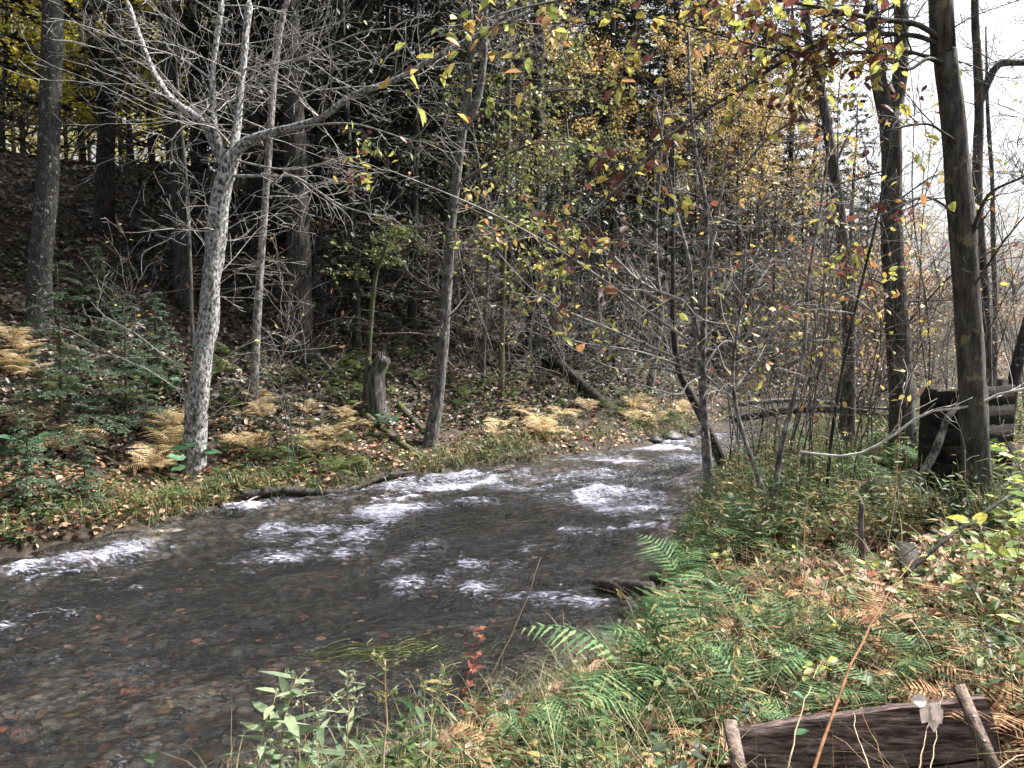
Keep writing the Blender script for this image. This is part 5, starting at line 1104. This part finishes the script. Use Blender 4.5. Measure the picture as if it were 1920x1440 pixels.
weed('goldenrod', 'slim goldenrod bending over the water between the tallest one and the white stalk', 'plant', gb(615, 1440, 3.3), G(650, 1255, 3.5), 24, .19, .030, 'grey_green', 'straw', 611, seedhead=8, r=.005, bend=-.06)
weed('goldenrod', 'half dried goldenrod with hay brown leaves right of the white stalk', 'plant', gb(745, 1440, 3.2), G(800, 1275, 3.4), 22, .16, .024, 'herb', 'straw', 612, seedhead=10, r=.005)
weed('goldenrod', 'leafless topped weed standing in the arching grass near the red twig', 'plant', gb(910, 1440, 3.4), G(925, 1290, 3.6), 14, .12, .02, 'herb', 'straw', 613, seedhead=12, r=.004)
weed('seed_stalk', 'long thin seed stalk arching right over the water from a clump of red leaves', 'plant', gb(850, 1330, 4.9), G(1015, 1045, 5.2), 0, .1, .02, 'herb', 'straw', 607, bend=-.05, r=.005, seedhead=0)
weed('red_twig', 'twig with curled wine red dead leaves above the water', 'plant', gb(868, 1320, 4.75), G(905, 1175, 5.0), 26, .10, .055, 'red_leaf', 'rusty_stem', 608, tpl=T_CURL, bend=.03, hang=.5, t0=.15)
weed('arching_grass', 'long grass stem arching over the foreground grass to the fern', 'plant', gb(830, 1420, 3.3), G(1120, 1345, 3.6), 0, .1, .02, 'herb', 'straw', 609, bend=-.28, r=.0032, seedhead=4)
weed('thick_cane', 'thick rusty orange cane slanting across the plank edging', 'plant', G(1515, 1470, 2.35), G(1712, 1050, 3.6), 0, .1, .05, 'dry_leaf', 'rusty_stem', 610, bend=.04, r=.0065)
for i, (a, b_, c, e, y0, y1, r, bd, lb) in enumerate([
    (1475, 1470, 1535, 1250, 2.6, 3.0, .006, .05, 'pale arching bramble cane with one round leaf left of the rusty cane'), (1645, 1470, 1598, 1330, 2.6, 2.9, .006, .06, 'stout tan stalk curving up in front of the plank'),
    (1680, 1470, 1600, 1285, 2.6, 3.0, .004, .03, 'thin pink stalk crossing in front of the plank'), (1610, 1330, 1680, 1190, 2.95, 3.3, .005, -.04, 'straight dry straw stalk leaning right behind the plank'),
    (1720, 1470, 1745, 1350, 2.55, 2.75, .005, .03, 'stalk of the bleached leaf standing before the plank'), (1740, 1470, 1770, 1290, 2.55, 2.9, .004, .0, 'thin green stalk right of the bleached leaf'),
    (1475, 1400, 1320, 1020, 3.0, 5.2, .004, -.06, 'long pale vine stem climbing left through the weeds'), (1350, 1290, 1390, 1130, 3.6, 4.2, .006, -.03, 'dark upright stem in the weeds right of the ferns'),
    (1430, 1470, 1340, 1330, 2.6, 3.1, .004, .1, 'bent straw beside the left batten'), (1560, 1270, 1830, 1215, 3.2, 3.4, .004, -.06, 'long straw lying level over the weeds'),
    (1840, 1470, 1960, 1395, 2.5, 2.7, .005, .04, 'pale stalk crossing the lower right corner'), (1515, 1130, 1520, 900, 5.0, 6.4, .006, .03, 'thin dark sapling stem over the red leaves'),
    (1290, 1440, 1230, 1290, 3.1, 3.5, .004, -.05, 'brown stalk rising beside the dry lobed leaf'), (1655, 1050, 1690, 770, 5.4, 5.8, .006, -.02, 'thin pale whip stem standing before the forked dark trunk')]):
    p0 = G(a, b_, y0); p1 = G(c, e, y1)
    g = Hs(p0[0], p0[1])
    if b_ < 1440: p0[2] = min(p0[2], g + .02)
    weed('dry_stalk', lb, 'plant', p0, p1, (3 if i == 0 else 0), .06, .05, 'teal_leaf', 'rusty_stem' if i in (2, 7, 11) else 'straw', 620 + i, bend=bd, r=r * .62, tpl=T_OVAL)
TW = []
for q in range(3):
    rng = np.random.default_rng(680 + q); h = (.95, .75, 1.15)[q]
    root = thing('tall_weed', (0, 0, 0), 'tall half dried weed with narrow drooping leaves on the near bank below the big trunks', 'plant', 'tall weeds on the near bank')
    st, lv = MB(), MB()
    for e in range(3):
        ln = wob(rng, (rng.normal() * .05, rng.normal() * .05, -.03), (rng.normal() * .2, rng.normal() * .2, 1), h * rng.uniform(.7, 1.1), 9, .05); st.tube(ln, np.linspace(.004, .0015, 9), 5, rng.uniform(0, 1))
        n = 16; tt = rng.uniform(.15, 1, n); ps = np.array([at(ln, min(x, .99))[0] for x in tt]); az = rng.uniform(0, 6.3, n)
        lv.leaves(ps, np.stack([np.cos(az), np.sin(az), rng.uniform(-.7, .3, n)], -1), np.tile([0, 0, 1.0], (n, 1)) + rng.normal(size=(n, 3)) * .3, rng.uniform(.07, .15, n), rng.uniform(.015, .03, n), np.clip(rng.beta(2, 1.3, n), 0, 1), T_LONG)
    st.build('stems', M['straw'], root); lv.build('leaves', M['herb'], root); TW.append([root, False])
rng = np.random.default_rng(690)
for (u, v) in region(rng, [(1340, 850, 1720, 960, 0), (1300, 930, 1480, 1150, 0), (1480, 800, 1740, 870, 0), (1250, 1180, 1700, 1290, 0), (1760, 1150, 1900, 1330, 0), (1180, 1300, 1400, 1400, 0)], 92):
    place(TW[rng.integers(3)], hit(u, v), rng.uniform(0, 6.3), rng.uniform(.45, 1.0) if v < 1000 else rng.uniform(.45, .85))
for pr in TW: assert pr[1]
# leafy seedlings at the right edge and around
rng = np.random.default_rng(640)
def seedling(seed, h, nl, L):
    rng = np.random.default_rng(seed); st, lv = MB(), MB(); ln = wob(rng, (0, 0, -.03), (rng.normal() * .25, rng.normal() * .25, 1), h, 8, .05); st.tube(ln, np.linspace(.005, .002, 8), 5, .3)
    n = nl; tt = np.sqrt(rng.uniform(.15, 1, n)); pos = np.array([at(ln, min(x, .99))[0] for x in tt]); az = np.arange(n) * 2.4; d = np.stack([np.cos(az), np.sin(az), rng.uniform(-.3, .4, n)], -1)
    pet = pos + d * rng.uniform(.03, .09, n)[:, None]
    for a, c in zip(pos, pet): st.tube(np.array([a, c]), [.0018, .0012], 3, .3)
    lv.leaves(pet, d, np.tile([0, 0, 1.0], (n, 1)) + rng.normal(size=(n, 3)) * .35, L * rng.uniform(.6, 1.2, n), L * .72 * rng.uniform(.8, 1.1, n), np.clip(rng.beta(2, 1.5, n), 0, 1), T_OVAL); return st, lv
SD = []
for q in range(3):
    root = thing('seedling', (0, 0, 0), 'leafy yellow green seedling at the right side of the near bank', 'seedling', 'leafy seedlings on the near bank')
    st, lv = seedling(650 + q, (.5, .35, .6)[q], (13, 9, 16)[q], (.12, .11, .13)[q]); st.build('stem', M['straw'], root); lv.build('leaves', M['broad'], root); SD.append([root, False])
for (u, v, s) in [(1890, 1090, 1.0), (1850, 1130, .9), (1900, 1010, 1.0), (1860, 1000, .8), (1820, 1050, .8), (1910, 1200, 1.0), (1880, 1260, .8), (1790, 1110, .6), (1840, 1200, .7), (1930, 1330, .8), (1870, 950, .9), (1915, 920, 1.0), (1780, 980, .6), (1760, 1150, .5), (1710, 1190, .5), (1930, 1120, 1.1), (1560, 1180, .45), (1640, 1120, .5), (1500, 1160, .5), (1830, 905, .9), (1780, 900, .9), (1895, 1050, 1.1), (1865, 1170, 1.0), (1900, 1150, 1.2), (1850, 1080, 1.0), (1905, 1260, 1.0), (1880, 1220, 1.0), (1820, 1160, .8), (1770, 1060, .7), (1680, 1130, .6), (1915, 960, 1.1), (1885, 930, 1.0), (1460, 1090, .5), (1350, 1090, .5), (1590, 1240, .5), (1420, 1270, .5), (1240, 1330, .5), (1700, 1290, .5), (1510, 1330, .5)]:
    place(SD[rng.integers(3)], hit(u, v), rng.uniform(0, 6), s)
SG = []
root = thing('broadleaf_plant', (0, 0, 0), 'x', 'plant', 'dark broad leaved plants')
st, lv = seedling(660, .35, 10, .17); st.build('stem', M['moss_bark'], root); lv.build('leaves', M['teal_leaf'], root); SG = [root, False]
for (u, v, s, lb) in [(352, 890, 1.7, 'dark green broad leaved plant at the foot of the leaning birch'), (330, 745, 1.3, 'broad leaved dark green plant on the slope left of the leaning birch'), (715, 815, 1.2, 'dark green leafy plant below the stump'), (1495, 1010, .7, 'round leaved dark plant right of the forked sapling'), (20, 880, 1.5, 'broad leaved green plant at the left end of the far bank'), (560, 1400, .5, 'small dark leafed plant under the goldenrod')]:
    place(SG, hit(u, v), rng.uniform(0, 6), s, lb)
# single leaves worth pointing at
def one_leaf(name, label, p, d, up, L, W, mat, tint, tpl, stem=None):
    mb = MB(); mb.leaves(np.array([p]), np.array([d], float), np.array([up], float), L, W, np.array([tint]), tpl)
    if stem is not None: mb.tube(np.array([p, stem]), [.002, .002], 4, tint)
    return tag(mb.build(name, M[mat], None, p), label, 'leaf')
bp = G(1745, 1318, 2.74); mb = MB()
mb.leaves(np.array([bp, bp + [.005, -.004, 0], bp, bp + [-.01, .004, .005]]), np.array([[.55, -.1, -1], [-.5, -.1, -.9], [.05, -.25, -1], [-.9, 0, .1]]), np.array([[.3, -1, .2], [-.3, -1, .2], [0, -1, .1], [.2, -1, .4]]), np.array([.085, .08, .10, .06]), np.array([.06, .065, .06, .055]), np.array([.9, .5, .7, 1.0]), T_OVAL)
tag(mb.build('bleached_leaf', M['pale_leaf'], None, bp), 'large bleached pinkish white leaf hanging over the weathered plank', 'leaf')
one_leaf('dry_leaf', 'dry brown lobed leaf standing upright among the grass below the largest fern', hit(1216, 1432) + [0, -.05, .12], (.05, 0, 1), (.2, -1, .1), .17, .13, 'dry_leaf', .8, T_LOBE)
one_leaf('dry_leaf', 'curled pale brown leaf lying below the upright lobed one', hit(1262, 1432) + [0, -.05, .09], (1, .1, .1), (0, -.7, 1), .13, .08, 'dry_leaf', .9, T_CURL)
one_leaf('red_leaf', 'bright red leaf on the weeds left of the pale stick', hit(1318, 995) + [0, 0, .1], (1, .2, .1), (0, -.6, 1), .10, .08, 'red_leaf', .8, T_OVAL)
for pr in R0 + FN + FH + FT + SD + BS + YH: assert pr[1]
